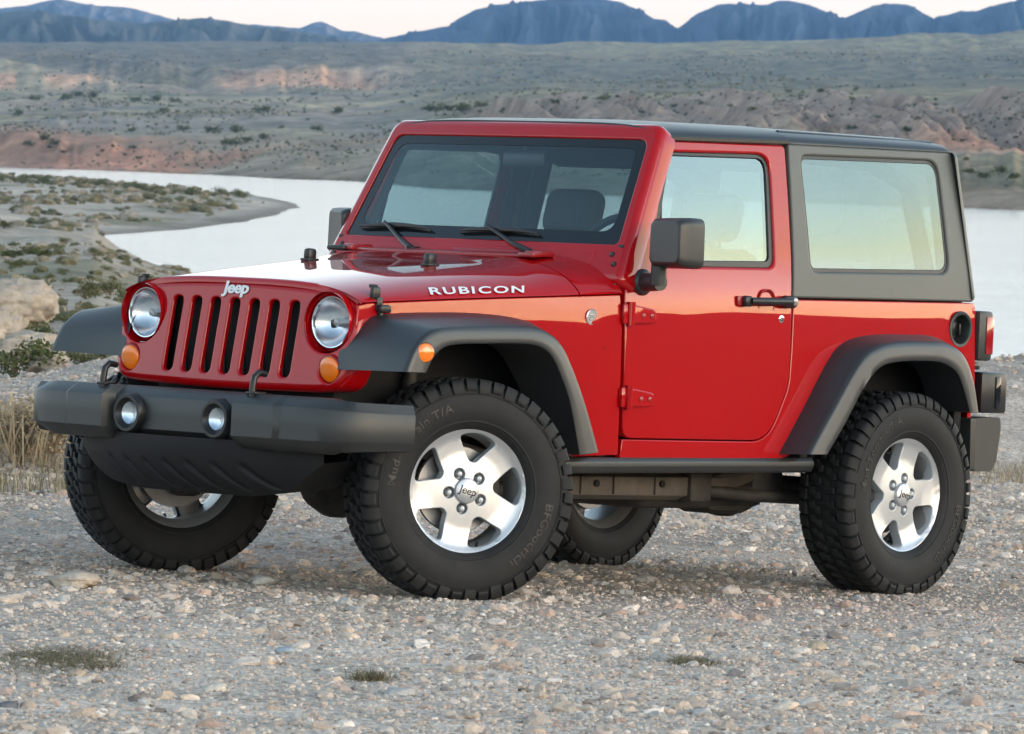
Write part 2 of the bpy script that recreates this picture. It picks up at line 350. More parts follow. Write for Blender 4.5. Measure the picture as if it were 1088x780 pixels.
def terrain(xr, d):
    """height relative to the camera at xr metres right of it and d metres ahead; also the masks used for the surface colour"""
    xr = np.asarray(xr, float); d = np.asarray(d, float)
    c = np.where(d > 3, 544 + F_PX * xr / np.maximum(d, 3), np.where(xr > 0, 1700, -600)); c = np.clip(c, -600, 1700)
    wob = fbm(xr / 9, d / 9, 3, 40)
    db = np.interp(c, [-600, 20, 300, 1060, 1700], [26, 27.5, 30, 36.5, 40]) + 0.8 * wob; dc = np.interp(c, [-600, 20, 130, 700, 1040, 1700], [32, 33, 34, 42, 43, 50]) + 1.2 * fbm(xr / 5, d / 30, 3, 77)
    rc = np.interp(c, [-600, 0, 30, 120, 300, 800, 1040, 1088, 1700], [405, 410, 408, 386, 385, 385, 379, 374, 365])
    zp = plane_z(np.clip(xr, -22, 22), np.clip(d, -25, 60)); zb = plane_z(np.clip((c - 544) / F_PX * db, -22, 22), db)
    zc = row_z(rc, np.interp(c, [-600, 20, 130, 700, 1040, 1700], [32, 33, 34, 42, 43, 50]))
    ds = np.interp(c, [-600, 60, 100, 130, 165, 220, 300, 600, 1088, 1700], [520, 430, 418, 355, 318, 284, 262, 215, 185, 170]) * (1 + 0.03 * fbm(c / 40, d * 0, 3, 5))
    t = np.clip((d - dc) / (ds - dc), 0, 1.3); drop = np.interp(c, [300, 800], [1.0, 0.72])
    z = np.where(d < db, zp, zb + (zc - zb) * sstep(0, 1, (d - db) / (dc - db)))
    z2 = zc + (LAKE - zc) * t ** drop; z2 = np.where(t > 1, LAKE - 3 * (t - 1) ** 0.8 * 2, z2)
    near = sstep(0, 60, d - dc) * sstep(0, 30, ds - d)
    z2 = z2 + near * (0.5 * fbm(xr / 14, d / 40, 4, 3) + 0.25 * fbm(xr / 4, d / 10, 3, 9)) * np.clip(d / 100, 0.3, 1.6)
    z = np.where(d > dc, z2, z)
    lake_m = d > ds
    sd = poly_sd(xr, d, PEN) + 2.5 * fbm(xr / 15, d / 60, 4, 21); zpn = LAKE + np.where(sd > 0, np.minimum(1.5, sd * 0.09) + 0.5 * sstep(5, 25, sd) * fbm(xr / 12, d / 50, 4, 31), np.maximum(-2, sd * 0.15))
    z = np.where(lake_m, np.maximum(np.maximum(z, LAKE - 2.5), zpn), np.maximum(z, np.where(sd > 0, zpn, -99)))
    df = np.interp(c, C_F, D_F) * (1 + 0.012 * fbm(c / 60, d * 0, 4, 15)); u = d - df; ff = far_z(c, np.maximum(u, 0))
    g = sstep(0, 120, u); steep = np.abs(far_z(c, np.maximum(u, 0) + 40) - far_z(c, np.maximum(u - 40, 0))) / 80
    hl = sstep(430, 520, c) * sstep(160, 300, u) * sstep(760, 560, u)
    gull = (ridged(c / 26 + 0.4 * fbm(c / 90, u / 200, 3, 61), u / 900, 4, 51) - 0.55) * np.clip(steep * 1.2, 0, 0.2) * 60 + hl * (ridged((c + 0.22 * u) / 46 + 0.5 * fbm(c / 120, u / 300, 3, 65), u / 700, 4, 57) - 0.55) * 8
    ff = ff + g * (gull + 1.6 * fbm(xr / 60, d / 160, 5, 71) * np.clip(d / 1400, 0, 2.2))
    z = np.where(u > 0, np.maximum(ff, LAKE + 0.02 + 0 * u), z)
    side_m = sstep(70, 260, np.abs(np.where(d < 60, xr, 0))) ; z = np.where(d < 60, z * (1 - side_m) + side_m * (-2.2 + 1.5 * fbm(xr / 90, d / 90, 4, 81)), z)
    return z, dict(c=c, db=db, dc=dc, ds=ds, df=df, u=u, sd=sd, steep=steep, lake=lake_m)
def gz(xw, yw): return float(terrain(np.array([xw - CX]), np.array([yw - CY]))[0][0]) + CZ
def at_pixel(c, row, d0=12, d1=3500):                # the point of the land seen at a pixel of the photograph
    d = np.exp(np.linspace(math.log(d0), math.log(d1), 3000)); z = terrain((c - 544) / F_PX * d, d)[0]; hit = np.nonzero(z >= row_z(row, d))[0]
    i = hit[0] if len(hit) else len(d) - 1
    return Vector(((c - 544) / F_PX * d[i] + CX, d[i] + CY, z[i] + CZ)), d[i]
def lerp3(a, b, t): return a + (np.asarray(b) - a) * t[..., None]
def land_colour(xr, d, k):
    c, u = k['c'], k['u']; n1 = fbm(xr / 3, d / 5, 4, 101); n2 = fbm(xr / 30, d / 90, 5, 111); n3 = fbm(xr / 120, d / 300, 5, 121); n4 = fbm(xr / 8, d / 30, 5, 131)
    col = np.zeros(xr.shape + (3,)) + np.array([0.47, 0.395, 0.335])
    col = lerp3(col, [0.30, 0.225, 0.165], sstep(0.0, 0.4, n1) * 0.65)
    col = lerp3(col, [0.42, 0.355, 0.285], sstep(0, 12, d - k['dc']) * 0.9)
    veg = sstep(0.02, 0.35, n4 + 0.25 * n2) * sstep(5, 40, d - k['dc']) * 0.65; col = lerp3(col, [0.165, 0.16, 0.095], veg)
    pen = (k['sd'] > 0) & (d > 350); col = np.where(pen[..., None], lerp3(np.zeros_like(col) + np.array([0.47, 0.395, 0.325]), [0.20, 0.19, 0.115], sstep(0.08, 0.4, n4 + 0.5 * sstep(120, 40, np.abs(k['sd'] - 60)) * 0.0 + 0.22 * sstep(430, 700, d)) * 0.8), col)
    dk = sstep(5.0, 9.0, xr + 1.5 * n1) * sstep(1250, 1450, c); col = lerp3(col, [0.045, 0.038, 0.026], dk * 0.95)     # dark ground added out of view so the lower doors mirror less light
    col = np.where(pen[..., None], lerp3(col, [0.20, 0.17, 0.145], sstep(4.5, 0.5, k['sd']) * 0.8), col)
    far = u > 0
    base = np.zeros_like(col) + np.array([0.30, 0.255, 0.21])
    base = lerp3(base, [0.17, 0.165, 0.11], sstep(-0.05, 0.35, n2) * 0.7)
    base = lerp3(base, [0.37, 0.20, 0.14], sstep(0.05, 0.3, n3 + 0.15 * np.sin(c / 70)) * sstep(600, 150, u) * 0.8)
    left = sstep(215, 175, c + 25 * n2); base = lerp3(base, [0.50, 0.25, 0.175], sstep(12, -6, u - np.interp(c + 14 * n2, [8, 20, 108, 172, 196, 210], [-20, 8, 118, 112, 30, -20])) * (0.7 + 0.3 * sstep(-0.2, 0.2, n4)))
    right = sstep(960, 1030, c); base = lerp3(base, [0.48, 0.26, 0.19], right * sstep(120, 170, u) * sstep(330, 240, u) * 0.7)
    hills = sstep(480, 560, c) * sstep(230, 300, u) * sstep(760, 600, u); base = lerp3(base, [0.30, 0.235, 0.205], hills * 0.85)
    plain = sstep(400, 520, c) * sstep(640, 760, u); base = lerp3(base, [0.225, 0.205, 0.14], plain * 0.8)
    base = lerp3(base, [0.33, 0.305, 0.205], plain * sstep(0.0, 0.35, n2) * 0.6); base = lerp3(base, [0.135, 0.135, 0.115], plain * sstep(900, 1150, u) * sstep(2600, 2100, u) * (0.6 + 0.3 * sstep(-0.2, 0.2, n4)))
    pl2 = sstep(520, 400, c) * sstep(260, 420, u) * sstep(1700, 1350, u); base = lerp3(base, [0.13, 0.15, 0.085], pl2 * sstep(0.05, 0.22, fbm(xr / 70, d / 160, 4, 611)) * 0.75); base = lerp3(base, [0.24, 0.225, 0.215], pl2 * sstep(0.05, 0.2, fbm(xr / 110, d / 190, 4, 621)) * 0.8); base = lerp3(base, [0.35, 0.31, 0.215], pl2 * sstep(0.12, 0.3, fbm(xr / 60, d / 120, 4, 631)) * 0.7)
    uc = np.interp(c, [0, 200, 400], [1350, 1550, 1700]); cliff = sstep(440, 380, c) * sstep(-60, 20, u - uc) * sstep(190, 110, u - uc)
    base = lerp3(base, [0.68, 0.41, 0.29], cliff * sstep(0.05, 0.3, np.maximum.reduce([np.exp(-((c - 5) / 16) ** 4), np.exp(-((c - 80) / 38) ** 4), 0.8 * np.exp(-((c - 131) / 7) ** 4), np.exp(-((c - 318) / 92) ** 4)]) * 0.75 - 0.3 + 0.5 * fbm(c / 30, u / 120, 4, 141)) * np.where(c < 190, sstep(75, 40, u - uc + 25 * n4), sstep(200, 60, u - uc + 90 * np.abs((c - 330) / 100))) * (0.75 + 0.5 * fbm(c / 5, u / 500, 3, 145)))
    base = lerp3(base, [0.15, 0.145, 0.13], sstep(470, 380, c) * sstep(100, 190, u - uc) * 0.85)
    base = lerp3(base, [0.10, 0.085, 0.075], sstep(24, 14, u) * sstep(4, 9, u) * sstep(0.05, 0.3, vnoise(c / 2.6, c * 0, 641) - 0.35) * sstep(200, 170, c) * sstep(20, 45, c) * 0.85)
    bank = sstep(26, 8, u) * (0.4 + 0.6 * sstep(190, 230, c)); base = lerp3(base, [0.235, 0.19, 0.155], bank * 0.7)
    base = base * np.array([1.10, 0.99, 0.86]) * (1 + 0.45 * fbm(xr / 7, d / 26, 4, 651) + 0.25 * fbm(xr / 2.5, d / 9, 2, 661))[..., None]
    return np.where(far[..., None], base, col)
def polar_sheet():
    az_in = np.arctan((np.arange(-160, 1251, 2.6) - 544) / F_PX); a0, a1 = az_in[0], az_in[-1]
    t = np.linspace(0, 1, 90)[1:-1] ; az_out = a1 + (2 * PI - (a1 - a0)) * (0.5 - 0.5 * np.cos(PI * t)); az = np.concatenate([az_in, az_out])
    r = np.concatenate([[0.6, 2, 4, 6, 8], np.exp(np.arange(math.log(10), math.log(420), 0.0065)), np.exp(np.arange(math.log(420), math.log(545), 0.0075)), np.exp(np.arange(math.log(545), math.log(1350), 0.004)), np.exp(np.arange(math.log(1350), math.log(2450), 0.0075)), np.exp(np.arange(math.log(2450), math.log(3050), 0.0022)), np.exp(np.arange(math.log(3050), math.log(9800), 0.0075))])
    A, Rr = np.meshgrid(az, r); Dn = np.where(np.abs(A) < 0.6, np.cos(A), np.cos(A)); xr = Rr * np.sin(A); d = Rr * np.cos(A)
    z, k = terrain(xr, d); near = (d < 60) & (np.abs(xr) < 60)
    z = z + np.where(near, 0.012 * fbm(xr / 0.5, d / 0.5, 4, 151) + 0.02 * fbm(xr / 2.2, d / 2.2, 3, 161), 0) + np.where(near & (d > k['db'] - 1), 0.06 * fbm(xr / 0.9, d / 1.2, 4, 171), 0)
    col = land_colour(xr, d, k); na, nr = len(az), len(r)
    V = np.stack([xr + CX, d + CY, z + CZ], -1).reshape(-1, 3)
    i, j = np.meshgrid(np.arange(nr - 1), np.arange(na), indexing='ij'); j2 = (j + 1) % na
    F = np.stack([i * na + j, i * na + j2, (i + 1) * na + j2, (i + 1) * na + j], -1).reshape(-1, 4)[:, ::-1]
    return V, F, col.reshape(-1, 3)
def np_mesh(name, V, F, mat, col=None, smooth=True, parent=None):
    me = bpy.data.meshes.new(name); n, k = F.shape
    me.vertices.add(len(V)); me.vertices.foreach_set('co', np.ascontiguousarray(V, np.float32).ravel()); me.loops.add(n * k); me.loops.foreach_set('vertex_index', np.ascontiguousarray(F, np.int32).ravel())
    me.polygons.add(n); me.polygons.foreach_set('loop_start', np.arange(0, n * k, k, dtype=np.int32)); me.polygons.foreach_set('use_smooth', np.full(n, smooth))
    if col is not None:
        a = me.attributes.new('tone', 'FLOAT_COLOR', 'POINT'); a.data.foreach_set('color', np.concatenate([col, np.ones((len(col), 1))], 1).astype(np.float32).ravel())
    me.materials.append(mat); me.update(calc_edges=True); me.validate()
    o = bpy.data.objects.new(name, me); COL.objects.link(o)
    if parent: o.parent = parent
    return o
def tone_mat(name, rough=0.9, scales=((1.2, 0.35), (9, 0.3)), bump=(), spec=0.2, transl=0.0, speck=None):
    m, nt, b = nodes_of(name); L = nt.links; b.inputs['Roughness'].default_value = rough; b.inputs['Specular IOR Level'].default_value = spec
    at = nt.nodes.new('ShaderNodeAttribute'); at.attribute_name = 'tone'; tcn = nt.nodes.new('ShaderNodeTexCoord'); cur = at.outputs['Color']
    for sc_, am in scales:
        n = nt.nodes.new('ShaderNodeTexNoise'); n.inputs['Scale'].default_value = sc_; n.inputs['Detail'].default_value = 6; n.inputs['Roughness'].default_value = 0.65; L.new(tcn.outputs['Object'], n.inputs['Vector'])
        r = nt.nodes.new('ShaderNodeMapRange'); r.inputs[1].default_value = 0.25; r.inputs[2].default_value = 0.75; r.inputs[3].default_value = 1 - am; r.inputs[4].default_value = 1 + am; L.new(n.outputs[0], r.inputs[0])
        v = nt.nodes.new('ShaderNodeVectorMath'); v.operation = 'SCALE'; L.new(cur, v.inputs[0]); L.new(r.outputs[0], v.inputs['Scale']); cur = v.outputs[0]
    if speck:                                           # pebbles too small to model: cells with a tone each
        vo = nt.nodes.new('ShaderNodeTexVoronoi'); vo.inputs['Scale'].default_value = speck; L.new(tcn.outputs['Object'], vo.inputs['Vector'])
        r = nt.nodes.new('ShaderNodeMapRange'); r.inputs[3].default_value = 0.62; r.inputs[4].default_value = 1.38; sp = nt.nodes.new('ShaderNodeSeparateColor'); L.new(vo.outputs['Color'], sp.inputs[0]); L.new(sp.outputs[0], r.inputs[0])
        v = nt.nodes.new('ShaderNodeVectorMath'); v.operation = 'SCALE'; L.new(cur, v.inputs[0]); L.new(r.outputs[0], v.inputs['Scale']); cur = v.outputs[0]
        bp0 = nt.nodes.new('ShaderNodeBump'); bp0.inputs['Strength'].default_value = 0.7; bp0.inputs['Distance'].default_value = 0.012; bp0.invert = True; L.new(vo.outputs['Distance'], bp0.inputs['Height'])
    L.new(cur, b.inputs['Base Color']); prev = bp0.outputs[0] if speck else None
    for sc_, st, di in bump:
        n = nt.nodes.new('ShaderNodeTexNoise'); n.inputs['Scale'].default_value = sc_; n.inputs['Detail'].default_value = 6; L.new(tcn.outputs['Object'], n.inputs['Vector'])
        bp = nt.nodes.new('ShaderNodeBump'); bp.inputs['Strength'].default_value = st; bp.inputs['Distance'].default_value = di; L.new(n.outputs[0], bp.inputs['Height'])
        if prev: L.new(prev, bp.inputs['Normal'])
        prev = bp.outputs[0]
    if prev: L.new(prev, b.inputs['Normal'])
    if transl:
        tr = nt.nodes.new('ShaderNodeBsdfTranslucent'); L.new(cur, tr.inputs[0]); mx = nt.nodes.new('ShaderNodeMixShader'); mx.inputs[0].default_value = transl
        L.new(b.outputs[0], mx.inputs[1]); L.new(tr.outputs[0], mx.inputs[2]); L.new(mx.outputs[0], nt.nodes['Material Output'].inputs[0])
    return m
V, F, colr = polar_sheet()
M['land'] = tone_mat('desert_ground', 0.95, ((0.012, 0.22), (0.11, 0.28), (0.55, 0.3), (2.2, 0.25)), ((0.05, 0.5, 3.0), (25, 0.5, 0.02)), speck=55)
tag(np_mesh('ground', V, F, M['land'], colr), kind='structure')
# lake
m, nt, b = nodes_of('lake_water'); L = nt.links
b.inputs['Base Color'].default_value = (0.20, 0.27, 0.28, 1); b.inputs['Roughness'].default_value = 0.10; b.inputs['IOR'].default_value = 1.33
tcn = nt.nodes.new('ShaderNodeTexCoord'); prev = None
for sc_, sy, st, di in ((0.9, 1.6, 0.35, 0.12), (0.10, 0.25, 0.3, 0.5)):
    mp = nt.nodes.new('ShaderNodeMapping'); mp.inputs['Scale'].default_value = (sc_, sc_ * sy, 1); L.new(tcn.outputs['Object'], mp.inputs[0])
    n = nt.nodes.new('ShaderNodeTexNoise'); n.inputs['Scale'].default_value = 1; n.inputs['Detail'].default_value = 4; L.new(mp.outputs[0], n.inputs['Vector'])
    bp = nt.nodes.new('ShaderNodeBump'); bp.inputs['Strength'].default_value = st; bp.inputs['Distance'].default_value = di; L.new(n.outputs[0], bp.inputs['Height'])
    if prev: L.new(prev, bp.inputs['Normal'])
    prev = bp.outputs[0]
L.new(prev, b.inputs['Normal']); M['water'] = m
mb = MB(); mb.add([(CX + x, CY + y, CZ + LAKE) for x, y in ((-600, 120), (600, 120), (600, 1500), (-600, 1500))], [[0, 1, 2, 3]])
tag(mb.build('lake', M['water']), kind='structure')

# mountain ranges: crest lines at their real distance, spurs running down to the plain
def mountain(name, crest, d0, depth, base_row, mat, col, spur, seed, label_kind=True, c0=None, c1=None, rough=1.0):
    cs = np.arange(c0 if c0 is not None else crest[0][0], (c1 if c1 is not None else crest[-1][0]) + 1, 2.2); ts = np.linspace(0, 1.5, 64)
    xc, xr_ = [p[0] for p in crest], [p[1] for p in crest]; rows = np.interp(cs, xc, xr_) + 0.9 * rough * fbm(cs / 9, cs * 0, 4, seed)
    Cg, T = np.meshgrid(cs, ts); d = d0 + depth * T; zcr = row_z(np.interp(Cg, cs, rows), d0 + depth); zb = row_z(base_row, d0) 
    prof = np.where(T < 1, T ** 0.9, np.maximum(0, 1 - (T - 1) * 1.2))
    sp = ridged(Cg / spur + 0.5 * fbm(Cg / spur / 2, T * 2, 3, seed + 3), T * 1.1, 5, seed + 7); k = np.sin(np.clip(T, 0, 1) * PI) ** 0.8
    z = zb + (zcr - zb) * np.clip(prof + k * (sp - 0.6) * 0.75 * np.where(T < 1, 1, 0), -0.2, 1.02)
    V = np.stack([(Cg - 544) / F_PX * d + CX, d + CY, z + CZ], -1).reshape(-1, 3); nr, nc = Cg.shape
    i, j = np.meshgrid(np.arange(nr - 1), np.arange(nc - 1), indexing='ij'); F = np.stack([i * nc + j, i * nc + j + 1, (i + 1) * nc + j + 1, (i + 1) * nc + j], -1).reshape(-1, 4)[:, ::-1][:, ::-1]
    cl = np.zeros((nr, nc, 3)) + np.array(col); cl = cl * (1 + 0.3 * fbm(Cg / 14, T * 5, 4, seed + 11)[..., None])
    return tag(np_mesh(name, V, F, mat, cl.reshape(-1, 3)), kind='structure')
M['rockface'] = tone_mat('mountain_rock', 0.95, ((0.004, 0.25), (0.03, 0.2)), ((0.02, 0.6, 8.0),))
mountain('mountains', [(380, 49), (407, 42), (435, 35), (480, 27), (492, 17), (505, 11), (530, 5), (550, 4), (575, 0), (600, -2), (640, -1), (660, 3), (680, 12), (695, 20), (707, 23), (713, 27), (720, 31), (728, 24), (740, 15), (760, 6), (775, 4), (790, 5), (815, 5), (822, 2), (838, 1), (860, 6), (880, 14), (895, 21), (920, 9), (940, 4), (965, 6), (978, 13), (992, 20), (1005, 16), (1020, 12), (1037, 12), (1060, 5), (1090, -1), (1150, 8), (1250, 3), (1400, 20)], 6200, 1500, 62, M['rockface'], (0.045, 0.065, 0.11), 24, 301)  # rock tone pushed to blue: part of the distant haze is painted in
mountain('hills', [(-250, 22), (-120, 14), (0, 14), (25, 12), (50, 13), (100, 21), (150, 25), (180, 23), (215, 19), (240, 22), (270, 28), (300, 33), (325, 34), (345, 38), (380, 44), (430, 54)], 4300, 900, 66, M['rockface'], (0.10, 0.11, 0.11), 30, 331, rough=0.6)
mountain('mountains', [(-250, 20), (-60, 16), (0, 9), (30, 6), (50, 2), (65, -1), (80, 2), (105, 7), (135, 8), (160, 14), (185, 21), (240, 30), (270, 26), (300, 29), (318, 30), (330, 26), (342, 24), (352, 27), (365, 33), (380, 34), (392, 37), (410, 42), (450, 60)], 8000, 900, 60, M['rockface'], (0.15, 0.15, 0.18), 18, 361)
# the ridge on the other side of the road, seen only as the dark skyline mirrored in the paint
azs = np.linspace(rad(30), rad(250), 260); elv = 1.1 + 0.9 * np.abs(fbm(azs * 5, azs * 0, 5, 401)) + 0.8 * fbm(azs * 1.7, azs * 0, 3, 405)
rings = []
for rr, k in ((900, 0.0), (1000, 0.3), (1120, 0.72), (1250, 1.0), (1400, 0.8), (1600, 0.2)):
    rings.append([(CX + rr * math.sin(a), CY + rr * math.cos(a), CZ - 4 + k * 1250 * math.tan(rad(max(0.5, e) + 0.2))) for a, e in zip(azs, elv)])
mb = MB(); mb.loft(rings); tag(mb.build('hills', pbr('ridge_rock', (0.03, 0.026, 0.022), 0.95, nscale=0.02, namt=0.3)), kind='structure')
# the air
HAZE = 6.2e-5
hm = bpy.data.materials.new('haze_air'); hm.use_nodes = True; hn = hm.node_tree; hn.nodes.remove(hn.nodes['Principled BSDF'])
pv = hn.nodes.new('ShaderNodeVolumePrincipled'); pv.inputs['Color'].default_value = (0.27, 0.56, 1.0, 1); pv.inputs['Density'].default_value = HAZE; pv.inputs['Anisotropy'].default_value = 0.0
hn.links.new(pv.outputs[0], hn.nodes['Material Output'].inputs['Volume'])
mb = MB(); mb.box((CX, CY, CZ + 150), (20400, 20400, 400), 0); tag(mb.build('haze', hm), kind='stuff')

# ------------------------------------------------------------------ the car, in its own frame: X forward from the front axle, Y to its left, Z up
car = empty('off_road_car', label='glossy red two-door off-road car with dark hardtop, parked on gravel above the lake', cat='car')
MC4 = Matrix([[*M_CAR[i], 0] for i in range(3)] + [[0, 0, 0, 1]]); car.matrix_world = MC4
YB_X = [-3.2, -2.95, -2.5, -1.8, -1.2, -0.8, -0.6, -0.3, 0, 0.3, 0.45]; YB_Y = [0.765, 0.779, 0.795, 0.80, 0.80, 0.785, 0.758, 0.715, 0.672, 0.625, 0.60]
_xx = np.linspace(-3.2, 0.45, 366); _yy = np.interp(_xx, YB_X, YB_Y)
for _ in range(3): _yy[12:-12] = np.convolve(_yy, np.ones(25) / 25, 'valid')
_zz = np.linspace(0.3, 1.9, 161); _tt = np.interp(_zz, [0.3, 0.75, 0.9, 1.05, 1.14, 1.22, 1.3, 1.5, 1.75, 1.9], [0, 0, 0.002, 0.008, 0.0145, 0.0235, 0.035, 0.072, 0.123, 0.16])
_t0 = _tt.copy(); _tt[6:-6] = np.convolve(_tt, np.ones(13) / 13, 'valid')
yb = lambda X: float(np.interp(X, _xx, _yy))
tum = lambda z: float(np.interp(z, _zz, _tt))
S = lambda X, z: yb(X) - tum(z)
side = lambda off=0.0: (lambda X, z, d: (X, S(X, z) + off - d, z))
def lr(name, mb, mats, parent=car, ang=38, label=(None, None)):     # a part on the left and its mirror image on the right
    a = mb.build(name, mats, parent, ang); b = mb.mirrored().build(name, mats, parent, ang); return a, b

# ---- under-body mass, wheel wells, frame, axles
mb = MB()
mb.box((-1.95, 0, 0.60), (2.0, 1.46, 0.10), 0.02).box((-1.95, 0, 0.80), (0.04, 1.40, 0.4), 0.01)
mb.box((-0.78, 0, 0.80), (0.05, 1.44, 0.62), 0.01).box((-0.20, 0, 0.78), (1.16, 0.92, 0.44), 0.03).box((-0.22, 0, 0.98), (1.1, 1.08, 0.08), 0.03)
for s in (1, -1):
    mb.box((-0.17, s * 0.53, 0.965), (0.88, 0.16, 0.03), 0.01)      # well roof
    mb.box((-2.42, s * 0.56, 0.82), (1.05, 0.03, 0.56), 0.01).box((-2.42, s * 0.65, 0.975), (0.95, 0.20, 0.03), 0.01)
    mb.box((-1.42, s * 0.70, 0.535), (1.14, 0.07, 0.07), 0.01)
    mb.box((-0.74, s * 0.62, 0.72), (0.05, 0.30, 0.42), 0.01).box((-1.90, s * 0.66, 0.76), (0.05, 0.26, 0.50), 0.01).box((-2.90, s * 0.66, 0.80), (0.05, 0.20, 0.34), 0.01)
for q_ in ([(-2.93, 1.10), (-1.83, 1.08), (-1.83, 1.19), (-2.93, 1.21)],):
    for s in (1, -1): mm0 = panel(MB(), q_, side(-0.032), step=0.2, r=0, depth=0.004, flip=True); mb._merge(mm0 if s > 0 else mm0.mirrored())
mb.build('inner_body', M['dark'], car)
mb = MB()
for s in (1, -1):
    mb.tube([(0.70, s * 0.41, 0.57), (0.45, s * 0.41, 0.57), (0.1, s * 0.41, 0.58), (-0.45, s * 0.43, 0.47), (-0.75, s * 0.45, 0.39), (-1.72, s * 0.45, 0.387), (-1.95, s * 0.45, 0.45), (-2.3, s * 0.44, 0.60), (-2.75, s * 0.44, 0.60), (-3.0, s * 0.44, 0.56)], [0.052] * 10, 8)
    mb.box((-1.28, s * 0.452, 0.390), (1.05, 0.10, 0.075), 0.008)
    for x in (-0.93, -1.12, -1.36, -1.57): mb.box((x, s * 0.505, 0.392), (0.008, 0.012, 0.066), 0.002)
mb.build('chassis_frame', M['rail'], car)
for x in (-1.02, -1.40): MB().lathe([(0.0001, 0.010), (0.014, 0.010), (0.014, 0)], 14, T=Matrix.Translation((x, 0.500, 0.40))).build('frame_hole', M['dark'], car)
def axle(name, x, dx, dy):
    m = MB(); m.tube([(x, -0.66, 0.386), (x, -0.3, 0.386), (x, 0.3, 0.386), (x, 0.66, 0.386)], 0.042, 14)
    Tm = Matrix.Translation((x, dy, 0.378)) @ Matrix.Rotation(rad(90), 4, 'Z')
    m.lathe([(0.001, -0.15), (0.06, -0.145), (0.10, -0.10), (0.132, -0.03), (0.135, 0.03), (0.115, 0.09), (0.06, 0.15), (0.045, 0.2), (0.001, 0.2)], 24, T=Tm)
    for s in (1, -1):
        m.tube([(x, s * 0.55, 0.34), (x - dx * 0.35, s * 0.48, 0.37), (x - dx * 0.85, s * 0.44, 0.38)], 0.026, 10)      # control arm
        m.tube([(x + 0.06, s * 0.50, 0.34), (x + 0.02, s * 0.50, 0.90)], [0.030, 0.026], 12)                           # shock absorber
        m.tube([(x - 0.0 + 0.065 * math.cos(t) - 0.02, s * 0.42 + 0.065 * math.sin(t), 0.44 + 0.035 * t / 2) for t in np.linspace(0, 8 * PI, 70)], 0.009, 6)
    return m
m = axle('front', 0.0, -1.0 * -1, 0.13); m.tube([(0.12, -0.62, 0.40), (0.13, 0.1, 0.43), (0.12, 0.62, 0.40)], 0.018, 10); m.tube([(0.2, 0.5, 0.40), (0.22, -0.45, 0.52)], 0.02, 10)
m.build('front_axle', M['under'], car)
m = axle('rear', -2.424, -1.0, -0.05); m.build('rear_axle', M['under'], car)
mb = MB(); mb.box((-1.75, 0.16, 0.365), (0.75, 0.52, 0.13), 0.045, taper=(1.1, 1.1)); mb.box((-1.95, 0.30, 0.36), (0.30, 0.22, 0.16), 0.05); mb.box((-2.05, 0.45, 0.40), (0.20, 0.10, 0.14), 0.03)
mb.tube([(-0.1, -0.1, 0.42), (-0.9, -0.05, 0.44), (-1.5, 0, 0.43), (-2.3, -0.05, 0.40)], 0.035, 12)
mb.tube([(-0.5, 0.20, 0.36), (-1.1, 0.22, 0.36), (-1.5, -0.1, 0.37), (-2.1, -0.45, 0.44), (-2.9, -0.45, 0.45)], 0.03, 12)
mb.tube([(-0.2, -0.42, 0.35), (-0.9, -0.30, 0.365), (-1.6, 0.1, 0.36)], 0.012, 8)
for s in (1, -1):
    mb.box((-1.62, s * 0.475, 0.39), (0.13, 0.09, 0.12), 0.015)
    mb.tube([(-2.35, s * 0.55, 0.345), (-1.9, s * 0.52, 0.36), (-1.62, s * 0.48, 0.38)], 0.024, 10)
mb.build('transfer_skid', M['under'], car)

# ---- red body: fender sides, quarters with sills, door skins
zl = lambda X: float(np.interp(X, [-0.8, -0.577, 0.0, 0.357, 0.45], [1.119, 1.106, 1.071, 1.046, 1.038]))
fen = [(0.418, 1.03)] + [(x, zl(x) - 0.004) for x in np.linspace(0.38, -0.803, 14)] + [(-0.812, 1.0), (-0.816, 0.52), (-0.60, 0.51), (-0.49, 0.56), (-0.42, 0.72), (-0.33, 0.87), (-0.20, 0.945), (0.2, 0.955), (0.31, 0.93), (0.38, 0.905), (0.415, 0.90), (0.428, 0.96)]
lr('front_fender', panel(MB(), fen, side(), step=0.045, r=0.004, depth=0.02, flip=True), M['red'])
door_o = rpoly([(-1.095, 1.703, 0), (-0.942, 1.392, 0), (-0.826, 1.127, 0), (-0.832, 0.673, 0), (-0.836, 0.583, 0), (-1.66, 0.585, 0), (-1.775, 0.80, 0), (-1.785, 1.14, 0), (-1.822, 1.722, 0)], [0.03, 0.3, 0.1, 0, 0.09, 0.16, 0.2, 0.2, 0.02])
door_w = rpoly([(-1.111, 1.660), (-0.965, 1.228), (-1.690, 1.246), (-1.724, 1.682)], [0.05, 0.06, 0.05, 0.07])
_do = ccw(door_o); _of = offset(_do, -0.0045); NOTCH = [q for q in _of if q[1] < 1.10 and q[0] < -0.90]
NOTCH.sort(key=lambda q: math.atan2(q[1] - 0.95, q[0] + 1.35) % (2 * PI))
quarter = [(-0.834, 0.5785), (-0.826, 0.505), (-1.75, 0.515), (-1.80, 0.53), (-1.93, 0.72), (-2.02, 0.86), (-2.11, 0.93), (-2.25, 0.965), (-2.60, 0.965), (-2.73, 0.94), (-2.80, 0.88), (-2.86, 0.72), (-2.985, 0.715), (-2.972, 1.10), (-2.968, 1.152), (-1.796, 1.129), *[tuple(q) for q in NOTCH]]
fuel_c = (-2.866, 1.044); circ = lambda c, r, n=28, ry=None: [(c[0] + r * math.cos(k * 2 * PI / n), c[1] + (ry or r) * math.sin(k * 2 * PI / n)) for k in range(n)]
L_ = panel(MB(), quarter, side(), [circ(fuel_c, 0.061)], step=0.05, r=0.004, depth=0.025, flip=True); L_.build('quarter_panel', M['red'], car)
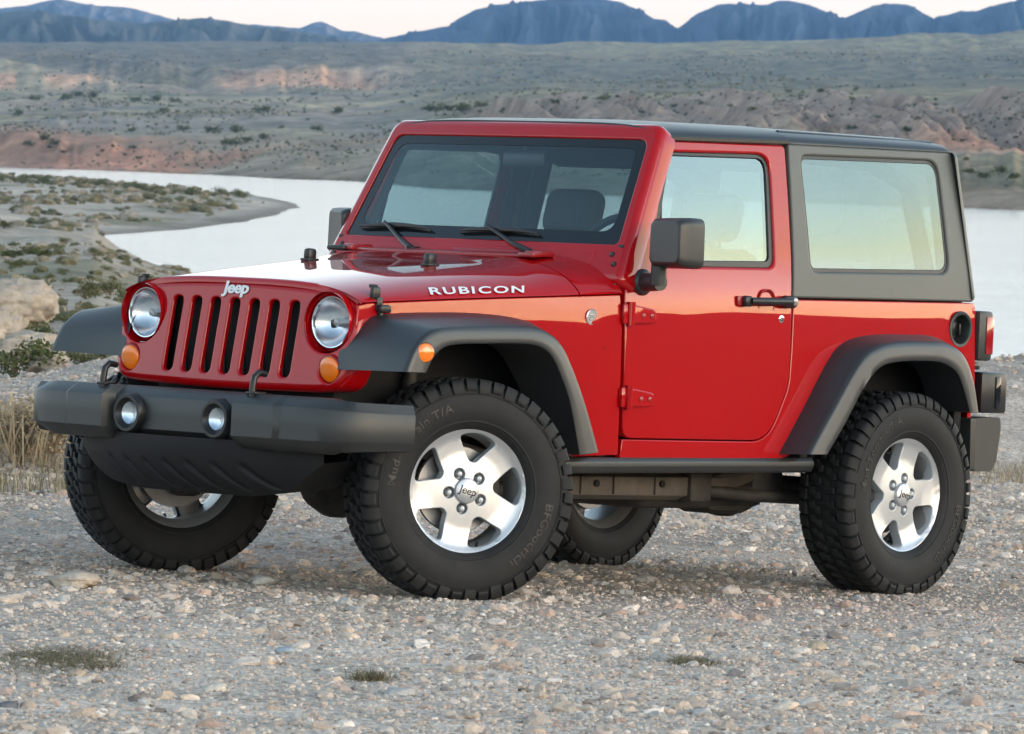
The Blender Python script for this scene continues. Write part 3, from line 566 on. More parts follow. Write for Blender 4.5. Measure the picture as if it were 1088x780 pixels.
panel(MB(), quarter, side(), [], step=0.05, r=0.004, depth=0.025, flip=True).mirrored().build('quarter_panel', M['red'], car)
mb = MB(); T = Matrix.Translation((fuel_c[0], S(*fuel_c), fuel_c[1])) @ Matrix.Rotation(rad(-3), 4, 'X')
mb.lathe([(0.073, -0.002), (0.073, 0.006), (0.069, 0.009), (0.060, 0.008), (0.056, 0.0), (0.052, -0.05), (0.001, -0.055)], 40, T=T)
fr = mb.build('fuel_filler', M['flare'], car); mb = MB(); mb.lathe([(0.03, -0.05), (0.03, -0.028), (0.024, -0.024), (0.001, -0.024)], 24, T=T); mb.box(tuple(T @ Vector((-0.018, -0.02, 0.0))), (0.012, 0.02, 0.045), 0.004)
mb.build('fuel_cap', M['black'], fr)
mb = MB()                                              # rear face and tailgate
panel(mb, rpoly([(-0.765, 0.60), (0.765, 0.60), (0.765, 1.15), (-0.765, 1.15)], 0.03), lambda u, v, d: (-2.985 + d, u, v), step=0.15, r=0.012, depth=0.03, flip=True)
mb.build('tailgate', M['red'], car)

doors = []
for sgn in (1, -1):
    dm = panel(MB(), door_o, side(0.001), [door_w], step=0.04, r=0.006, depth=0.03, flip=True, hole_r=0.010, hole_depth=0.022)
    if sgn < 0: dm = dm.mirrored()
    d = dm.build('door', M['red'], car); doors.append(d)
    put = lambda m: m if sgn > 0 else m.mirrored()
    seal_o = offset(ccw(door_w), -0.001); seal_i = rpoly([(-1.143, 1.647), (-0.990, 1.250), (-1.668, 1.271), (-1.704, 1.664)], [0.03, 0.04, 0.03, 0.05])
    put(panel(MB(), seal_o, side(-0.010), [seal_i], step=0.05, r=0.003, depth=0.012, flip=True)).build('window_seal', M['black'], d)
    put(panel(MB(), offset(ccw(seal_i), -0.004), side(-0.017), step=0.06, r=0, depth=0.004, flip=True)).build('door_window', M['side'], d)
    put(panel(MB(), offset(_do, 0.02), side(-0.055), [offset(ccw(door_w), -0.012)], step=0.06, r=0, depth=0.01, flip=True)).build('door_trim', M['dash'], d)
    # slim quarter post inside the front of the glass
    put(MB().tube([(-1.07, S(-1.07, 1.46) - 0.02, 1.46), (-1.045, S(-1.045, 1.255) - 0.02, 1.255)], 0.008, 6)).build('glass_channel', M['black'], d)
    hm = MB(); hx, hz = -1.628, 1.114                   # paddle handle over a red dish
    sy = S(hx, hz)
    hm.lathe([(0.052, -0.001), (0.052, 0.003), (0.048, 0.0035), (0.040, -0.006), (0.02, -0.014), (0.001, -0.016)], 32, T=Matrix.Translation((hx, sy + 0.002, hz)) @ Matrix.Rotation(rad(-4), 4, 'X'))
    dish = put(hm).build('handle_dish', M['redm'], d)
    hm = MB(); hm.tube([(-1.50, sy + 0.030, 1.115), (-1.62, sy + 0.036, 1.117), (-1.76, sy + 0.030, 1.120)], [0.014, 0.016, 0.014], 12)
    hm.box((-1.495, sy + 0.016, 1.114), (0.05, 0.036, 0.042), 0.012).box((-1.745, sy + 0.016, 1.119), (0.075, 0.04, 0.048), 0.014)
    h = put(hm).build('door_handle', M['black'], d)
    hm = MB(); hm.lathe([(0.016, 0), (0.016, 0.006), (0.012, 0.008), (0.001, 0.008)], 20, T=Matrix.Translation((-1.757, sy + 0.036, 1.120)))
    put(hm).build('handle_button', M['steel'], d)
    hm = MB(); hm.box((-1.462, sy + 0.006, 1.115), (0.03, 0.012, 0.036), 0.006); put(hm).build('handle_plate', M['redm'], d)
    hm = MB(); hm.lathe([(0.015, -0.002), (0.015, 0.003), (0.010, 0.005), (0.001, 0.004)], 20, T=Matrix.Translation((-1.718, S(-1.718, 1.052), 1.052))); put(hm).build('door_lock', M['chrome'], d)
    for z0, z1 in ((1.045, 1.048), (0.735, 0.738)):     # two outside hinges
        hg = MB(); yy = S(-0.86, z0)
        hg.tube([(-0.842, S(-0.842, z0) + 0.016, z0 - 0.045), (-0.842, S(-0.842, z0) + 0.016, z0 + 0.045)], 0.015, 14)
        hg.box((-0.820, S(-0.82, z0) + 0.009, z0), (0.034, 0.016, 0.075), 0.006)
        pl = rpoly([(-0.845, z0 - 0.036), (-0.845, z0 + 0.036), (-0.955, z0 + 0.022), (-0.972, z0 + 0.014), (-0.972, z0 - 0.030)], 0.008)
        panel(hg, pl, side(0.022), step=0.05, r=0.006, depth=0.022, flip=True)
        h = put(hg).build('door_hinge', M['red'], d)
        for bx in (-0.90, -0.945): put(MB().lathe([(0.010, 0), (0.010, 0.004), (0.006, 0.006), (0.001, 0.006)], 6, T=Matrix.Translation((bx, S(bx, z0) + 0.021, z0 - 0.004)))).build('hinge_bolt', M['redm'], d)
    # door mirror
    mm = MB(); my = 0.965 if sgn > 0 else 0.85; mz = 1.316; mx = -0.875 if sgn > 0 else -1.0
    head = []
    for xo, k in ((0.066, 0.78), (0.062, 0.86), (0.045, 0.95), (0.0, 1.0), (-0.045, 1.0), (-0.060, 0.985), (-0.064, 0.95)):
        head.append([(mx + xo + (0.02 if sgn > 0 else -0.05) * (p[0] / 0.1), my + p[0] * k, mz + p[1] * k) for p in rpoly([(-0.108, -0.094), (0.108, -0.094), (0.104, 0.094), (-0.108, 0.090)], 0.034, 6)])
    mm.loft(head, cyc=True, flip=False); mm.cap(head[0]); 
    bowl = [[(q[0] + 0.012, my + (q[1] - my) * 0.9, mz + (q[2] - mz) * 0.9) for q in head[-1]]]
    mm.loft([head[-1], [(q[0] - 0.002, my + (q[1] - my) * 0.93, mz + (q[2] - mz) * 0.93) for q in head[-1]], bowl[0]], cyc=True)
    mo = put(mm).build('door_mirror', M['bump'], d, 30)
    mm = MB(); mm.cap([(q[0] - 0.003, q[1], q[2]) for q in bowl[0]], flip=True); put(mm).build('mirror_glass', M['chrome'], d)
    mm = MB(); by = S(-0.90, 1.165)
    mm.lathe([(0.050, 0), (0.050, 0.012), (0.044, 0.022), (0.036, 0.026), (0.001, 0.026)], 28, T=Matrix.Translation((-0.915, by - 0.002, 1.165)))
    mm.tube([(-0.915, by, 1.165), (-0.90, by + 0.05, 1.166), (mx - 0.01, my - 0.075, 1.168)], [0.036, 0.034, 0.032], 16)
    mm.tube([(mx - 0.01, my - 0.088, 1.160), (mx - 0.007, my - 0.085, 1.19), (mx - 0.003, my - 0.08, 1.245)], [0.032, 0.030, 0.028], 16)
    put(mm).build('mirror_arm', M['bump'], d)

# ---- rocker guards
mb = MB()
prof = rpoly([(0.745, 0.445), (0.80, 0.452), (0.812, 0.475), (0.812, 0.492), (0.800, 0.507), (0.745, 0.507)], 0.012, 3)
xs = [-0.435, -0.45, -0.6, -0.9, -1.3, -1.7, -1.90, -1.935, -1.945]
mb.loft([[(x, p[0] - (0.01 if i in (0, 8) else 0), p[1] + 0.0105 * (-x - 0.45) ) for p in prof] for i, x in enumerate(xs)], cyc=True)
mb.cap([(xs[0], p[0] - 0.01, p[1]) for p in prof], flip=True); mb.cap([(xs[-1], p[0] - 0.01, p[1] + 0.0158) for p in prof])
lr('rocker_guard', mb, M['bump'])

# ---- hood: superelliptic sections; cowl carries on behind it
def hood_sec(X):
    t = (0.45 - X) / 1.03
    return yb(X) + 0.001, zl(X), float(np.interp(X, [-0.8, -0.58, -0.45, 0.08, 0.35, 0.45], [1.258, 1.236, 1.213, 1.154, 1.121, 1.108])), 3.2 + 1.8 * t, 1.4 - 0.2 * t
def hood_pt(X, phi, lift=0.0):
    Y, z0, z1, n, m = hood_sec(X); c, s = math.cos(phi), math.sin(phi)
    return (X, math.copysign(Y * abs(c) ** (2 / n), c) * (1 + lift / Y), z0 + (z1 - z0) * abs(s) ** (2 / m) + lift)
phis = [PI * k / 72 for k in range(73)]
mb = MB(); rings = []
xs = list(np.linspace(-0.585, 0.36, 26)) + [0.39, 0.408, 0.420]
for X in xs: rings.append([hood_pt(X, p) for p in phis])
for X, sh, dz in ((0.430, 0.994, -0.004), (0.4345, 0.986, -0.011), (0.4345, 0.975, -0.020), (0.42, 0.97, -0.024)):
    rings.append([(X - 0.03 * (abs(q[1]) / 0.6) ** 3, q[1] * sh, 1.035 + (q[2] - 1.035) * sh + dz * (1 if q[2] > 1.05 else 0.3)) for q in rings[28]])
for X in ():
    pass
mb.loft([[(q[0] + 0.0, q[1], q[2] - 0.012) for q in rings[0]]] + rings, flip=False)
hood = mb.build('hood', M['red'], car, 50)
mb = MB(); xs = np.linspace(-0.592, -0.80, 8)
mb.loft([[(q[0], q[1], q[2] - 0.012) for q in [hood_pt(xs[0], p) for p in phis]]] + [[hood_pt(X, p) for p in phis] for X in xs], flip=True)
cowl = mb.build('cowl', M['red'], car, 50)
mb = MB()
mb.box((-0.665, 0.0, 1.246), (0.10, 0.98, 0.012), 0.004, rot=Matrix.Rotation(rad(6), 3, 'Y'))
mb.build('cowl_grille', M['redm'], cowl)
for s in (1, -1):
    mb = MB(); mb.box((-0.675, s * 0.47, 1.252), (0.12, 0.05, 0.022), 0.007).box((-0.62, s * 0.47, 1.247), (0.05, 0.08, 0.018), 0.006); mb.build('windscreen_hinge', M['redm'], cowl)
for y, x, z in ((-0.50, -0.60, 1.245),):
    mb = MB(); mb.box((x, y, z), (0.05, 0.09, 0.022), 0.009); mb.build('cowl_plug', M['black'], cowl)
for y in (0.31, -0.31):                                # windscreen rests on the hood
    z = hood_pt(-0.25, math.acos((0.31 / hood_sec(-0.25)[0]) ** (hood_sec(-0.25)[3] / 2)))[2]
    mb = MB(); mb.box((-0.25, y, z + 0.022), (0.045, 0.035, 0.048), 0.012); mb.box((-0.25, y, z + 0.002), (0.06, 0.045, 0.012), 0.004); mb.build('hood_stop', M['black'], hood)
for s in (1, -1):                                      # hood catches
    mb = MB(); q = hood_pt(0.335, 0.42)
    mb.box((0.337, s * (q[1] + 0.012), q[2] + 0.008), (0.040, 0.022, 0.05), 0.008); mb.box((0.330, s * (q[1] + 0.025), q[2] - 0.03), (0.030, 0.018, 0.05), 0.006)
    mb.tube([(0.33, s * (q[1] + 0.03), q[2] - 0.045), (0.322, s * (q[1] + 0.034), q[2] - 0.085)], 0.010, 8); mb.box((0.320, s * (yb(0.32) + 0.012), 1.022), (0.055, 0.026, 0.030), 0.010)
    mb.tube([(0.352, s * (q[1] - 0.005), q[2] + 0.034), (0.335, s * (q[1] + 0.016), q[2] + 0.034), (0.318, s * (q[1] - 0.005), q[2] + 0.034)], 0.006, 6)
    mb.build('hood_latch', M['black'], hood)
V, F = text_mesh('RUBICON', 0.062, 0.0, 0.0014, 1.22, 0, 1.7)
w_ = V[:, 0].max() - V[:, 0].min(); h_ = V[:, 1].max() - V[:, 1].min()
for s in (1, -1):                                      # lettering on both flanks of the hood
    m = MB(); pts = []
    for v in V:
        tx = (v[0] - V[:, 0].min()) / w_; ty = (v[1] - V[:, 1].min()) / h_
        X = (0.098 - 0.425 * tx if s > 0 else -0.327 + 0.425 * tx) - 0.030 * ty
        Y, z0, z1, n, mm_ = hood_sec(X); z = zl(X + 0.03 * ty) + 0.013 - 0.003 * (tx if s > 0 else 1 - tx) + 0.026 * ty
        phi = math.asin(min(1, ((z - z0) / (z1 - z0)) ** (mm_ / 2))); q = hood_pt(X, phi, 0.004); pts.append((q[0], s * q[1], q[2]))
    m.add(pts, F); m.build('model_lettering', M['white'], hood, None)

# ---- grille
xg = lambda y, z: 0.49 - 0.167 * (z - 0.75) - 0.06 * y * y
half = [(0, 1.106), (0.30, 1.099), (0.477, 1.083), (0.548, 1.058), (0.588, 1.022), (0.605, 0.97), (0.607, 0.86), (0.603, 0.80), (0.575, 0.738), (0.50, 0.714), (0.30, 0.708)]
g_out = half + [(0, 0.705)] + [(-y, z) for y, z in half[:0:-1]]
g_out = spline(g_out, 96, True)
slots = [rpoly([(k * 0.1 - 0.026, 0.759), (k * 0.1 + 0.026, 0.759), (k * 0.1 + 0.026, 1.034), (k * 0.1 - 0.026, 1.034)], 0.0255, 7) for k in range(-3, 4)]
lamps = [circ((s * 0.478, 0.962), 0.108, 36, 0.108) for s in (1, -1)]
sigs = [circ((s * 0.513, 0.797), 0.049, 28) for s in (1, -1)]
mb = panel(MB(), g_out, lambda u, v, d: (xg(u, v) - d, u * (1 - 0.0 * d), v), slots + lamps + sigs, step=0.03, r=0.030, depth=0.12, hole_r=0.0075, hole_depth=0.019)
grille = mb.build('grille', M['red'], car, 40)
mb = MB(); mb.box((0.385, 0, 0.90), (0.02, 0.72, 0.36), 0.004); mb.build('grille_mesh', M['dark'], grille)
mb = MB()
for k in range(-3, 4): mb.tube([(0.402, k * 0.1 + 0.02, 0.76), (0.398, k * 0.1 - 0.012, 1.03)], 0.004, 6)
mb.build('radiator_bar', M['under'], grille)
V, F = text_mesh('Jeep', 0.060, 0.002, 0.0018, 0.95, 0.10, 1.28)
m = MB(); m.add([(xg(v[0], 1.072 + v[1]) + 0.003 + v[2], v[0], 1.072 + v[1]) for v in V], F); em = m.build('name_badge', M['white'], grille, 30)
V, F = text_mesh('Jeep', 0.060, 0.0015, 0.0034, 0.95, 0.10, 1.28)
m = MB(); m.add([(xg(v[0], 1.072 + v[1]) + 0.0005 + v[2], v[0] + 0.0, 1.072 + v[1]) for v in V], F); m.build('badge_backing', M['black'], em, 30)
for s in (1, -1):
    c = Vector((0.425, s * 0.478, 0.966)); T = Matrix.Translation(c) @ Matrix.Rotation(rad(-90 - s * -2), 4, 'Z')   # local +Y -> +X
    mb = MB(); mb.lathe([(0.1075, -0.03), (0.104, -0.014), (0.097, -0.012), (0.096, -0.03)], 44, T=T); mb.lathe([(0.109, 0.030), (0.108, -0.03), (0.09, -0.035)], 44, T=T); mb.build('lamp_recess', M['red'], grille)
    mb = MB(); mb.lathe([(0.094, -0.02), (0.095, 0.001), (0.0925, 0.006), (0.0885, 0.005), (0.087, -0.004)], 48, T=T); hl = mb.build('headlight', M['chrome'], grille)
    mb = MB(); mb.lathe([(0.0875, -0.002)] + [(0.0875 * math.cos(a), -0.002 + 0.020 * math.sin(a)) for a in np.linspace(0.2, PI / 2 - 0.02, 10)], 48, T=T); mb.build('headlight_lens', M['lens'], hl)
    mb = MB()
    for sec in range(48):                              # faceted reflector
        pass
    rg = []
    for r, h in ((0.087, -0.006), (0.078, -0.022), (0.064, -0.037), (0.046, -0.049), (0.028, -0.056), (0.016, -0.058)):
        rg.append([T @ Vector((r * math.sin(k * 2 * PI / 72), h, r * math.cos(k * 2 * PI / 72))) for k in range(72)])
    mb.loft(rg, cyc=True, flip=False); mb.build('reflector', M['lampm'], hl, 40)
    mb = MB(); mb.lathe([(0.017, -0.058), (0.016, -0.030), (0.011, -0.020), (0.001, -0.018)], 20, T=T); mb.build('bulb_shield', M['steel'], hl)
    c = Vector((0.463, s * 0.513, 0.797)); T = Matrix.Translation(c) @ Matrix.Rotation(rad(-90), 4, 'Z') @ Matrix.Rotation(rad(-8), 4, 'X')
    mb = MB(); mb.lathe([(0.050, -0.03), (0.050, 0.0), (0.047, 0.001), (0.046, -0.03)], 32, T=T); mb.build('signal_recess', M['redm'], grille)
    mb = MB(); mb.lathe([(0.0455, -0.02), (0.0455, 0.003)] + [(0.0455 * math.cos(a), 0.003 + 0.010 * math.sin(a)) for a in np.linspace(0.2, PI / 2 - 0.02, 8)], 36, T=T); mb.build('turn_signal', M['amber'], grille)

# ---- windscreen frame, glass, wipers
wx = lambda s_: -0.814 - (s_ - 1.301) * 0.529
bow = lambda y: -0.035 * (y / 0.65) ** 2                # the glass bows forward a little at the middle
wp = lambda y, z, d: (wx(z) + bow(y) + 0.012 - 0.884 * d, y, z - 0.468 * d)
w_in = rpoly([(-0.706, 1.302), (0.706, 1.302), (0.652, 1.704), (-0.652, 1.704)], [0.02, 0.02, 0.05, 0.05], 6)
w_out = rpoly([(-0.786, 1.16), (0.786, 1.16), (0.700, 1.772), (-0.700, 1.772)], [0.03, 0.03, 0.07, 0.07], 7)
mb = panel(MB(), w_out, wp, [w_in], step=0.04, r=0.030, depth=0.085, hole_r=0.006, hole_depth=0.03)
wf = mb.build('windscreen_frame', M['red'], car, 45)
mb = panel(MB(), offset(ccw(w_in), -0.003), lambda y, z, d: wp(y, z, d + 0.010), step=0.06, r=0, depth=0.006); mb.build('windscreen', M['wind'], wf)
w_band = rpoly([(-0.655, 1.352), (0.655, 1.352), (0.612, 1.672), (-0.612, 1.672)], 0.05, 6)
mb = panel(MB(), offset(ccw(w_in), -0.002), lambda y, z, d: wp(y, z, d + 0.0085), [w_band], step=0.05, r=0, depth=0.001); mb.build('windscreen_border', M['band'], wf)
mb = panel(MB(), rpoly([(-0.66, 1.222), (0.62, 1.222), (0.62, 1.276), (-0.66, 1.276)], 0.004), lambda y, z, d: wp(y, z, d - 0.004), step=0.08, r=0.003, depth=0.004); mb.build('frame_panel', M['red'], wf)
mb = panel(MB(), rpoly([(-0.06, 1.232), (0.33, 1.232), (0.33, 1.262), (-0.06, 1.262)], 0.004), lambda y, z, d: wp(y, z, d - 0.010), step=0.08, r=0.003, depth=0.007); mb.build('frame_vent', M['redm'], wf)
for s in (1, -1):
    for X, z in ((-0.885, 1.345), (-0.853, 1.292), (-0.815, 1.203), (-0.800, 1.150)):
        mb = MB(); y = S(X, z) - 0.016 - 0.004; mb.lathe([(0.010, -0.02), (0.010, 0.002), (0.006, 0.004), (0.001, 0.004)], 14, T=Matrix.Translation((X + 0.004, s * (y + 0.004), z)) @ Matrix.Rotation(0 if s > 0 else PI, 4, 'Z')); mb.build('frame_bolt', M['black'], wf)
    for y, z in ((0.70, 1.262), (0.725, 1.225)):
        p = wp(s * y, z, 0); mb = MB(); mb.lathe([(0.011, -0.01), (0.011, 0.003), (0.007, 0.005), (0.001, 0.005)], 14, T=Matrix.Translation(p) @ Matrix.Rotation(rad(-90), 4, 'Z')); mb.build('frame_bolt', M['black'], wf)
for y0, yt, ztip in ((-0.235, -0.43, 1.333), (0.385, 0.13, 1.330)):
    mb = MB(); b = Vector((wx(1.23) + 0.03, y0, 1.243)); tip = Vector(wp(yt - 0.05, ztip + 0.012, -0.022))
    midp = b.lerp(tip, 0.45) + Vector((0.012, 0, 0.0))
    mb.tube([b, b + Vector((0.012, -0.02, 0.015)), midp, tip], [0.015, 0.014, 0.009, 0.006], 8); mb.lathe([(0.02, -0.02), (0.02, 0.012), (0.014, 0.018), (0.001, 0.018)], 14, T=Matrix.Translation(b) @ Matrix.Rotation(rad(-90), 4, 'Z'))
    wa = mb.build('wiper', M['black'], wf)
    mb = MB(); pts = [Vector(wp(yt + dy, ztip - 0.003 + 0.010 * (1 - (dy / 0.2) ** 2), -0.010)) for dy in np.linspace(-0.20, 0.20, 9)]
    mb.tube(pts, [0.003, 0.006, 0.008, 0.009, 0.010, 0.009, 0.008, 0.006, 0.003], 6); mb.tube([p + Vector((-0.012, 0, -0.008)) for p in pts], 0.004, 6); mb.build('wiper_blade', M['black'], wa)

# ---- hardtop: shell sides with privacy windows, two front roof panels, rear roof, rear wall
ht = rpoly([(-1.792, 1.136), (-2.960, 1.156), (-2.902, 1.752), (-1.842, 1.730)], [0.006, 0.01, 0.01, 0.006])
qw = rpoly([(-1.905, 1.240), (-2.807, 1.264), (-2.802, 1.712), (-1.908, 1.688)], [0.045, 0.07, 0.07, 0.045], 7)
def roof_sec(x, k=1.0, drop=0.0):
    z0 = float(np.interp(x, [-2.92, -1.83, -1.05], [1.752, 1.731, 1.706])) ; Y = S(x, z0) + 0.006 ; crown = float(np.interp(x, [-2.92, -2.8, -1.83, -1.2, -1.04], [1.798, 1.806, 1.796, 1.782, 1.760]))
    out = []
    for p in np.linspace(0, PI, 61):
        c, s_ = math.cos(p), math.sin(p); out.append((x, math.copysign(Y * abs(c) ** (2 / 5.5), c) * k, z0 + (crown - z0) * abs(s_) ** (2 / 1.9) - drop))
    return out
m = MB(); panel(m, ht, side(0.004), [qw], step=0.05, r=0.008, depth=0.03, flip=True, hole_r=0.010, hole_depth=0.014); m._merge(m.mirrored())
shell = m.build('hardtop', M['top'], car, 40)
q_in = offset(ccw(qw), 0.014)
for s in (1, -1):
    m = panel(MB(), offset(ccw(qw), -0.002), side(-0.006), [q_in], step=0.05, r=0.002, depth=0.008, flip=True); (m if s > 0 else m.mirrored()).build('window_seal', M['black'], shell)
    m = panel(MB(), offset(q_in, -0.003), side(-0.008), step=0.06, r=0, depth=0.004, flip=True); (m if s > 0 else m.mirrored()).build('quarter_window', M['quarter'], shell)
m = MB(); xs = [-1.838, -1.843, -1.86] + list(np.linspace(-2.0, -2.86, 9)) + [-2.885, -2.900, -2.910]
m.loft([roof_sec(x, 1 if 0 < i < len(xs) - 2 else 0.995 - 0.006 * (i == len(xs) - 1), 0.012 if i == 0 else (0.022 if i == len(xs) - 1 else 0.006 * (i == len(xs) - 2))) for i, x in enumerate(xs)], flip=True)
for s in (1, -1):                                      # raised rain strips along the roof edge
    m.tube([(x, s * (S(x, 1.75) - 0.075), float(np.interp(x, [-2.9, -1.84], [1.783, 1.773]))) for x in np.linspace(-1.87, -2.86, 8)], 0.010, 8)
m.build('rear_roof', M['roof'], shell, 40)
m = MB(); xs = [-1.066, -1.070, -1.085] + list(np.linspace(-1.15, -1.79, 7)) + [-1.825, -1.833, -1.836]
m.loft([roof_sec(x, 1.008, 0.012 if i in (0, len(xs) - 1) else -0.002) for i, x in enumerate(xs)], flip=True)
for s in (1, -1):
    rings = []
    for x in np.linspace(-1.085, -1.832, 10):
        z0 = float(np.interp(x, [-1.83, -1.05], [1.731, 1.706])); Y = S(x, z0)
        rings.append([(x, s * (Y + a), z0 + b) for a, b in ((-0.03, -0.006), (0.006, -0.008), (0.014, -0.002), (0.014, 0.010), (0.004, 0.018))])
    m.loft(rings, flip=s > 0)
fp = m.build('front_roof', M['roof'], shell, 40)
rw = rpoly([(-0.775, 1.155), (0.775, 1.155), (0.685, 1.752), (-0.685, 1.752)], 0.03); rwi = rpoly([(-0.60, 1.20), (0.60, 1.20), (0.54, 1.70), (-0.54, 1.70)], 0.05)
mb = panel(MB(), rw, lambda u, v, d: (-2.962 + (v - 1.156) * 0.094 - 0.012 + d, u, v), [rwi], step=0.08, r=0.02, depth=0.03, flip=True); rwl = mb.build('rear_wall', M['top'], shell)
mb = panel(MB(), offset(ccw(rwi), -0.003), lambda u, v, d: (-2.962 + (v - 1.156) * 0.094 - 0.004 + d, u, v), step=0.1, r=0, depth=0.004, flip=True); mb.build('rear_window', M['quarter'], rwl)

# ---- flares
def flare(body, corner, inner, n=44, yo=0.918, yi=0.930):
    B, C, I = spline(body, n), spline(corner, n), spline(inner, n); m = MB(); rings = []
    for b, c, i in zip(B, C, I):
        yB = S(b[0], b[1]); bb = np.array([b[0], yB, b[1]]); cc = np.array([c[0], yo, c[1]]); ii = np.array([i[0], yi, i[1]])
        e1 = (bb - cc) / (np.linalg.norm(bb - cc) + 1e-9); e2 = (ii - cc) / (np.linalg.norm(ii - cc) + 1e-9)
        r = 0.012
        ring = [bb * [1, 1, 1] - [0, 0.05, 0], bb, cc + (bb - cc) * 0.5, cc + e1 * r * 2.0, cc + e1 * r * 0.6 + e2 * r * 0.06, cc + e1 * r * 0.06 + e2 * r * 0.6, cc + e2 * r * 2.0, cc + (ii - cc) * 0.6, ii - e2 * 0.006, ii + e2 * 0.001 - [0, 0.005, 0], ii - [0, 0.03, 0], ii * [1, 0, 1] + [0, max(yB - 0.06, 0.62), 0] - (ii - bb) * [0.6, 0, 0.6] * 0]
        rings.append(ring)
    m.loft(rings, flip=True); m.cap(rings[0]); m.cap(rings[-1], flip=True); return m
ff = flare([(0.470, 0.800), (0.438, 0.905), (0.378, 0.980), (0.318, 1.002), (0.134, 1.016), (-0.103, 1.022), (-0.30, 1.010), (-0.409, 0.975), (-0.50, 0.85), (-0.60, 0.66), (-0.665, 0.520)],
           [(0.494, 0.806), (0.445, 0.897), (0.368, 0.952), (0.276, 0.968), (0.13, 0.975), (-0.05, 0.981), (-0.20, 0.976), (-0.31, 0.930), (-0.39, 0.835), (-0.472, 0.70), (-0.554, 0.535)],
           [(0.400, 0.806), (0.370, 0.855), (0.315, 0.897), (0.229, 0.912), (0.10, 0.917), (-0.05, 0.922), (-0.175, 0.918), (-0.258, 0.884), (-0.325, 0.80), (-0.380, 0.70), (-0.440, 0.525)])
rf = flare([(-1.734, 0.535), (-1.86, 0.70), (-2.004, 0.893), (-2.107, 0.973), (-2.27, 1.006), (-2.50, 1.014), (-2.672, 1.012), (-2.80, 0.975), (-2.855, 0.88), (-2.885, 0.715)],
           [(-1.778, 0.540), (-1.92, 0.72), (-2.072, 0.905), (-2.18, 0.963), (-2.30, 0.982), (-2.48, 0.988), (-2.60, 0.984), (-2.71, 0.945), (-2.785, 0.85), (-2.833, 0.715)],
           [(-1.874, 0.542), (-1.98, 0.67), (-2.075, 0.797), (-2.174, 0.884), (-2.30, 0.910), (-2.45, 0.916), (-2.565, 0.912), (-2.66, 0.878), (-2.715, 0.81), (-2.762, 0.720)])
fl = lr('fender_flare', ff, M['flare'], ang=50); lr('fender_flare', rf, M['flare'], ang=50)
for s, o in ((1, fl[0]), (-1, fl[1])):
    T = Matrix.Translation((0.408, s * 0.923, 0.876)) @ Matrix.Rotation(0 if s > 0 else PI, 4, 'Z') @ Matrix.Rotation(rad(-25 * s), 4, 'Z')
    mb = MB(); mb.lathe([(0.036, -0.02), (0.036, 0.002), (0.033, 0.004)], 28, T=T); mk = mb.build('marker_bezel', M['black'], o)
    mb = MB(); mb.lathe([(0.033, -0.01), (0.033, 0.006), (0.028, 0.010), (0.015, 0.012), (0.001, 0.0125)], 28, T=T); mb.build('side_marker', M['amber'], o)
# trail badge on the fender
bz = (-0.659, 1.027); mb = MB(); mb.lathe([(0.030, -0.002), (0.030, 0.002), (0.027, 0.004), (0.025, 0.002), (0.001, 0.002)], 32, T=Matrix.Translation((bz[0], S(*bz), bz[1])) @ Matrix.Rotation(rad(-3), 4, 'X'))
tb = mb.build('fender_badge', M['silver'], car); mb = MB()
for dz_, w2, h2 in ((0.008, 0.030, 0.007), (-0.008, 0.024, 0.006)): mb.box((bz[0], S(*bz) + 0.0035, bz[1] + dz_), (w2, 0.002, h2), 0.001)
mb.box((bz[0], S(*bz) + 0.0035, bz[1]), (0.040, 0.002, 0.004), 0.001); mb.build('badge_relief', M['steel'], tb)

# ---- front bumper
def bx(y):
    a = abs(y); return float(np.interp(a, [0, 0.29, 0.315, 0.335, 0.50, 0.53, 0.55, 0.60, 0.68, 0.74, 0.79, 0.83, 0.858, 0.876, 0.886], [0.718, 0.716, 0.716, 0.768, 0.760, 0.758, 0.742, 0.738, 0.728, 0.712, 0.68, 0.632, 0.565, 0.485, 0.40]))
ys = [-0.886, -0.882, -0.876, -0.868, -0.858, -0.845, -0.83, -0.81, -0.79, -0.765, -0.74, -0.71, -0.68, -0.64, -0.60, -0.555, -0.55, -0.53, -0.525, -0.50, -0.42, -0.345, -0.335, -0.315, -0.305, -0.28, -0.20, -0.10]
ys = ys + [0] + [-y for y in ys[::-1]]
path = [np.array([bx(y), y]) for y in ys]; rings = []
for i, (X, y) in enumerate(path):
    a = path[max(i - 1, 0)]; b = path[min(i + 1, len(path) - 1)]; t = b - a; t /= np.linalg.norm(t); nrm = np.array([t[1], -t[0]])     # outward
    if abs(y) < 0.60: nrm = np.array([1.0, 0])
    e = 1.0 if abs(y) < 0.8 else 0.35; ring = []
    tip = float(np.interp(abs(y), [0.70, 0.886], [0, 1]))
    for off, z in ((-0.17 * e, 0.698), (-0.062 * e, 0.700), (-0.05 * e, 0.698), (-0.003, 0.667), (0, 0.662), (0, 0.60), (0, 0.548 + 0.008 * tip), (-0.004, 0.542 + 0.007 * tip), (-0.06 * e, 0.503 + 0.02 * tip), (-0.15 * e, 0.498 + 0.02 * tip)):
        q = np.array([X, y]) + nrm * off; ring.append((q[0], q[1], z - 0.012 * tip * (z > 0.6)))
    rings.append(ring)
mb = MB(); mb.loft(rings, cyc=True, flip=False); mb.cap(rings[0], flip=False); mb.cap(rings[-1], flip=True)
bumper = mb.build('front_bumper', M['bump'], car, 33)
